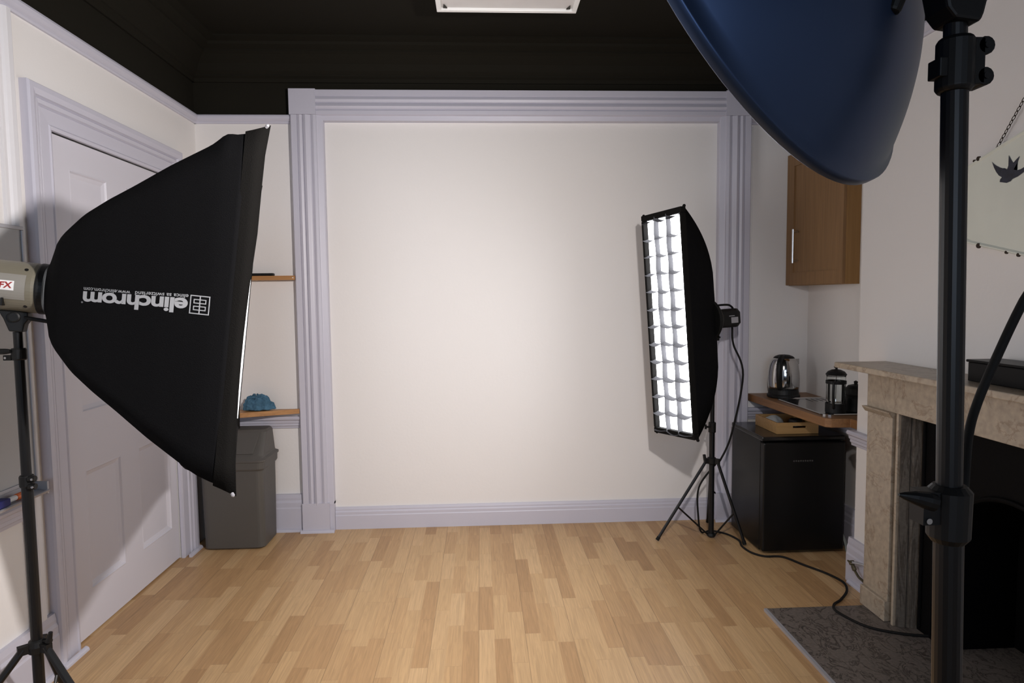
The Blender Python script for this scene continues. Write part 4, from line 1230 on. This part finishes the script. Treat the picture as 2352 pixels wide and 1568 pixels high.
# dark pot half hidden by the chimney breast
b = NB(); lathe(b, [(0.045, 0), (0.05, 0.005), (0.05, 0.07), (0.045, 0.08), (0.048, 0.09), (0.048, 0.12), (0.035, 0.135), (0.008, 0.142), (0.010, 0.155), (0.002, 0.16)], (1.925, 3.24, 0.7945), (0, 0, 1), 28)
tag(link('coffee_pot', b, MT['blkplastic']), 'dark pot beside the cafetiere, half hidden by the chimney breast', 'pot')

# wall cabinet
cb = thing('wall_cabinet', (1.96, 3.67, 1.453), 'oak wall cabinet with bar handle in the right alcove', 'cabinet')
b = NB(); prism(b, [(1.905, YB - 0.002), (XA - 0.001, YB - 0.002), (XA - 0.001, 3.405), (1.952, 3.405)], 'z', 1.453, 2.243)
link('carcass', b, MT['oakside_lit'], parent=cb, bevel=0.001)
A_ = V((1.884, 3.948, 0)); B_ = V((1.934, 3.405, 0)); dl = (B_ - A_); DL = dl.length; dl.normalize(); dnn = V((0, 0, 1)).cross(dl).normalized()
if dnn.x > 0: dnn = -dnn
b = NB()
Z0, Z1 = 1.456, 2.240
def cb_box(y0, y1, z0, z1, d0=0.0, d1=0.018): fbox(b, A_, dl, -dnn, V((0, 0, 1)), y0, y1, d0, d1, z0, z1)
sw = 0.075
cb_box(0.002, sw, Z0, Z1); cb_box(DL - sw, DL - 0.001, Z0, Z1); cb_box(sw, DL - sw, Z0, Z0 + sw); cb_box(sw, DL - sw, Z1 - sw, Z1)
cb_box(sw, DL - sw, Z0 + sw, Z1 - sw, 0.006, 0.018)
cd = link('door', b, MT['oak'], parent=cb)
b = NB()
hp = A_ + dl * 0.120
for z in (1.600, 1.772): tube(b, [hp + V((0, 0, z)) + dnn * -0.002, hp + V((0, 0, z)) + dnn * 0.030], 0.006, 10)
tube(b, [hp + V((0, 0, 1.586)) + dnn * 0.030, hp + V((0, 0, 1.786)) + dnn * 0.030], 0.0065, 10)
link('handle', b, MT['brushed'], parent=cd)

# ------------------------------------------------------------------ fireplace
fp = thing('fireplace', (1.72, 2.07, 0), 'cream marble fireplace surround with black iron insert', 'fireplace')
xf = 1.70
NY0 = 1.36     # near end of the surround
b = NB()
prism(b, [(1.562, 1.32), (XR - 0.001, 1.32), (XR - 0.001, 2.800), (1.562, 2.800)], 'z', 1.076, 1.100)
link('mantel_shelf', b, MT['marble'], parent=fp, bevel=0.004)
b = NB(); box(b, xf - 0.002, XR - 0.001, NY0, 2.768, 0.908, 1.076); link('frieze', b, MT['marble'], parent=fp, bevel=0.002)
for (y0, y1) in ((2.592, 2.766), (NY0, NY0 + 0.174)):
    b = NB()
    box(b, xf, XR - 0.001, y0, y1, 0.10, 0.886)
    jm = link('jamb', b, MT['marble'], parent=fp, bevel=0.002)
    b = NB(); prism(b, [(xf, 0.886), (xf, 0.886)] and [(xf + 0.02, 0.884), (xf - 0.004, 0.884), (xf - 0.018, 0.902), (xf - 0.020, 0.908), (xf + 0.02, 0.908)], 'y', y0 - 0.006, y1 + 0.012)
    link('capital', b, MT['marble'], parent=jm)
    b = NB(); box(b, xf - 0.012, XR - 0.001, y0 + 0.001, y1 + 0.004, 0.013, 0.100); link('plinth', b, MT['marble'], parent=jm, bevel=0.003)
# groove and slip strips along the opening
for (ya, s_) in ((2.592, -1), (NY0 + 0.174, 1)):
    b = NB(); box(b, xf + 0.018, XR - 0.001, min(ya, ya + s_ * 0.022), max(ya, ya + s_ * 0.022), 0.013, 0.908)
    link('groove', b, MT['sooty'], parent=fp)
    b = NB(); box(b, xf + 0.002, XR - 0.001, min(ya + s_ * 0.022, ya + s_ * 0.036), max(ya + s_ * 0.022, ya + s_ * 0.036), 0.013, 0.908)
    link('slip', b, MT['marble'], parent=fp, bevel=0.002)
yA, yB_ = NY0 + 0.21, 2.556
b = NB(); prism(b, [(xf + 0.012, yB_), (xf + 0.012, yB_ - 0.006), (xf + 0.045, yB_ - 0.016), (xf + 0.05, yB_ - 0.012), (xf + 0.06, yB_ - 0.02), (XR, yB_ - 0.03), (XR, yB_)], 'z', 0.013, 0.908)
link('cheek', b, MT['sooty'], parent=fp)
# cast iron insert: arched plate with a firebox behind it and bars in front
b = NB()
yc = (yA + yB_) / 2; hwid = (yB_ - yA) / 2 - 0.01; xi = XR - 0.012
N = 20
outer_ = [(yc - hwid, 0.013), (yc - hwid, 0.900), (yc + hwid, 0.900), (yc + hwid, 0.013)]
ain = 0.30
arch = [(yc + ain * math.cos(t), 0.42 + 0.27 * math.sin(t)) for t in [PI * k / N for k in range(N + 1)]]
# front face built as strips between arch and outer edge
def iv(p, x): return b.verts.new((x, p[0], p[1]))
Lp = [(yc + hwid, 0.013)] + [(yc + hwid, 0.42)] + [(lerp(yc + hwid, yc - hwid, k / N), 0.900) if 0 < k < N else ((yc + hwid, 0.9) if k == 0 else (yc - hwid, 0.9)) for k in range(N + 1)] + [(yc - hwid, 0.42), (yc - hwid, 0.013)]
Ip = [(yc + ain, 0.013)] + [(yc + ain, 0.42)] + arch + [(yc - ain, 0.42), (yc - ain, 0.013)]
F = [(iv(p, xi), iv(q_, xi)) for p, q_ in zip(Lp, Ip)]
Bk = [iv(q_, xi + 0.28) for q_ in Ip]
for k in range(len(F) - 1):
    try: b.faces.new((F[k][0], F[k + 1][0], F[k + 1][1], F[k][1]))
    except ValueError: pass
    b.faces.new((F[k][1], F[k + 1][1], Bk[k + 1], Bk[k]))
b.faces.new(Bk)
bmesh.ops.remove_doubles(b, verts=b.verts, dist=0.0005)
link('insert_plate', b, MT['iron'], parent=fp)
b = NB(); tube(b, [(xi - 0.006, p[0], p[1]) for p in Ip], 0.010, 8); link('arch_moulding', b, MT['iron'], parent=fp)
for s_ in (-1, 1):
    b = NB(); tube(b, [(xi - 0.004, yc + s_ * (hwid - 0.035), 0.03), (xi - 0.004, yc + s_ * (hwid - 0.035), 0.88)], 0.007, 8)
    tube(b, [(xi - 0.003, yc + s_ * (hwid - 0.10), 0.03), (xi - 0.003, yc + s_ * (hwid - 0.10), 0.50)], 0.005, 8)
    link('moulding', b, MT['iron'], parent=fp)
# hearth
b = NB(); box(b, 1.252, XR + 0.29, 1.20, 2.745, 0.0005, 0.012)
he = link('hearth_slab', b, MT['hearth']); tag(he, 'grey veined stone hearth slab in front of the fireplace', 'hearth')
b = NB(); box(b, 1.238, 1.2515, 1.20, 2.745, 0.0005, 0.013); link('edge_strip', b, MT['alu'], parent=he)

# valve by the fireplace
gv = thing('gas_valve', (1.755, 2.88, 0.07), 'old brass gas tap on a short pipe beside the fireplace foot', 'valve')
b = NB(); tube(b, [(1.760, 2.771, 0.158), (1.750, 2.86, 0.148), (1.745, 2.935, 0.128)], 0.006, 8)
link('pipe', b, MT['alu'], parent=gv)
b = NB(); lathe(b, [(0.006, 0), (0.013, 0.003), (0.013, 0.018), (0.008, 0.022), (0.010, 0.03), (0.010, 0.045), (0.005, 0.05)], (1.747, 2.945, 0.133), (0.1, -0.55, -0.8), 10)
tube(b, [(1.738, 2.955, 0.128), (1.740, 2.925, 0.132)], 0.004, 6)
link('tap_body', b, MT['brass'], parent=gv)
b = NB(); tube(b, smooth_path([(1.750, 2.915, 0.095), (1.748, 2.88, 0.080), (1.745, 2.84, 0.078), (1.742, 2.80, 0.07), (1.742, 2.775, 0.075)], 4), 0.006, 8)
link('elbow', b, MT['brass'], parent=gv)

# black box on the mantel
bb = thing('black_box', (1.70, 1.85, 1.1), 'long glossy black box standing on the mantel shelf', 'box')
b = NB(); box(b, 1.655, 1.775, 1.42, 2.128, 1.1005, 1.165); link('box_body', b, MT['blkbox'], parent=bb, bevel=0.003)
b = NB(); box(b, 1.650, 1.780, 1.415, 2.133, 1.165, 1.174); link('box_lid', b, MT['blkbox'], parent=bb, bevel=0.003)

# enamel sign with chain and swallow
sg = thing('enamel_sign', (XR - 0.03, 2.1, 1.48), 'white chipped enamel sign with a swallow, hanging on a chain above the mantel', 'sign')
outl = [(2.400, 1.672), (2.400, 1.780), (2.352, 1.846), (2.325, 1.861), (2.071, 1.930), (1.90, 1.965), (1.55, 1.86), (1.47, 1.78), (1.47, 1.62), (1.62, 1.555), (1.85, 1.485), (2.050, 1.513), (2.311, 1.578), (2.36, 1.600)]
b = NB()
cyy = sum(p[0] for p in outl) / len(outl); czz = sum(p[1] for p in outl) / len(outl)
def ring_(k, x): return [b.verts.new((x, cyy + (p[0] - cyy) * k, czz + (p[1] - czz) * k)) for p in outl]
Rg = [ring_(1.0, XR - 0.004), ring_(1.0, XR - 0.020), ring_(0.985, XR - 0.026), ring_(0.965, XR - 0.026), ring_(0.935, XR - 0.021)]
nn = len(outl)
for i in range(4):
    for k in range(nn): b.faces.new((Rg[i][k], Rg[i][(k + 1) % nn], Rg[i + 1][(k + 1) % nn], Rg[i + 1][k]))
b.faces.new(Rg[-1]); b.faces.new(Rg[0][::-1])
plate = link('plate', b, MT['enamel'], parent=sg)
for (y, z, r) in ((2.270, 1.874, 0.009), (2.255, 1.566, 0.010), (2.13, 1.534, 0.006), (2.08, 1.522, 0.007), (2.29, 1.870, 0.005)):
    b = NB(); lathe(b, [(r, -0.006), (r * 0.9, 0.0), (r * 0.4, 0.001)], (XR - 0.0262, y, z), (-1, 0, 0), 9)
    link('rust_chip', b, MT['rust'], parent=plate)
# swallow silhouette (photo pixels carried onto the plate)
def px2(u, v): 
    d = M.transposed() @ V(((u - 1176) / 1496.0, (v - 784) / 1496.0, 1.0))
    k = (XR - 0.0225) / d.x
    return (XR - 0.0225, d.y * k, 1.4 + d.z * k)
sw_px = [(2278, 371), (2283, 377), (2289, 381), (2297, 385), (2300, 387), (2307, 386), (2313, 389), (2316, 380), (2317, 370), (2317, 356), (2322, 366), (2327, 374), (2334, 366), (2342, 358), (2337, 372), (2332, 382), (2328, 389), (2336, 391), (2345, 388), (2356, 381), (2368, 371), (2362, 384), (2350, 396), (2338, 405), (2325, 411), (2321, 416), (2312, 420), (2304, 419), (2296, 418), (2297, 412), (2301, 407), (2294, 403), (2288, 395), (2283, 385)]
b = NB()
f_ = b.faces.new([b.verts.new(px2(*p)) for p in sw_px])
bmesh.ops.triangulate(b, faces=[f_])
link('swallow', b, MT['ink'], parent=plate)
# chain from the top edge up to a hook
b = NB()
c0 = V((XR - 0.015, 2.205, 1.887)); c1 = V((XR - 0.015, 1.78, 2.425))
L_ = (c1 - c0).length; nl = int(L_ / 0.0155); dd = (c1 - c0).normalized()
for k in range(nl):
    c = c0 + dd * (L_ * (k + 0.5) / nl)
    sd = V((1, 0, 0)) if k % 2 else dd.cross(V((1, 0, 0))).normalized()
    P = [c + dd * (0.0095 * math.cos(t)) + sd * (0.0045 * math.sin(t)) for t in [2 * PI * i / 10 for i in range(11)]]
    tube(b, P, 0.0013, 5, cap=False)
o = link('chain', b, MT['rust'], parent=sg)
b = NB()
c0 = V((XR - 0.015, 1.355, 1.80)); c1 = V((XR - 0.015, 1.78, 2.425)); c0 = V((XR - 0.015, 1.60, 1.885))
L_ = (c1 - c0).length; nl = int(L_ / 0.0155); dd = (c1 - c0).normalized()
for k in range(nl):
    c = c0 + dd * (L_ * (k + 0.5) / nl)
    sd = V((1, 0, 0)) if k % 2 else dd.cross(V((1, 0, 0))).normalized()
    P = [c + dd * (0.0095 * math.cos(t)) + sd * (0.0045 * math.sin(t)) for t in [2 * PI * i / 10 for i in range(11)]]
    tube(b, P, 0.0013, 5, cap=False)
link('chain', b, MT['rust'], parent=sg)
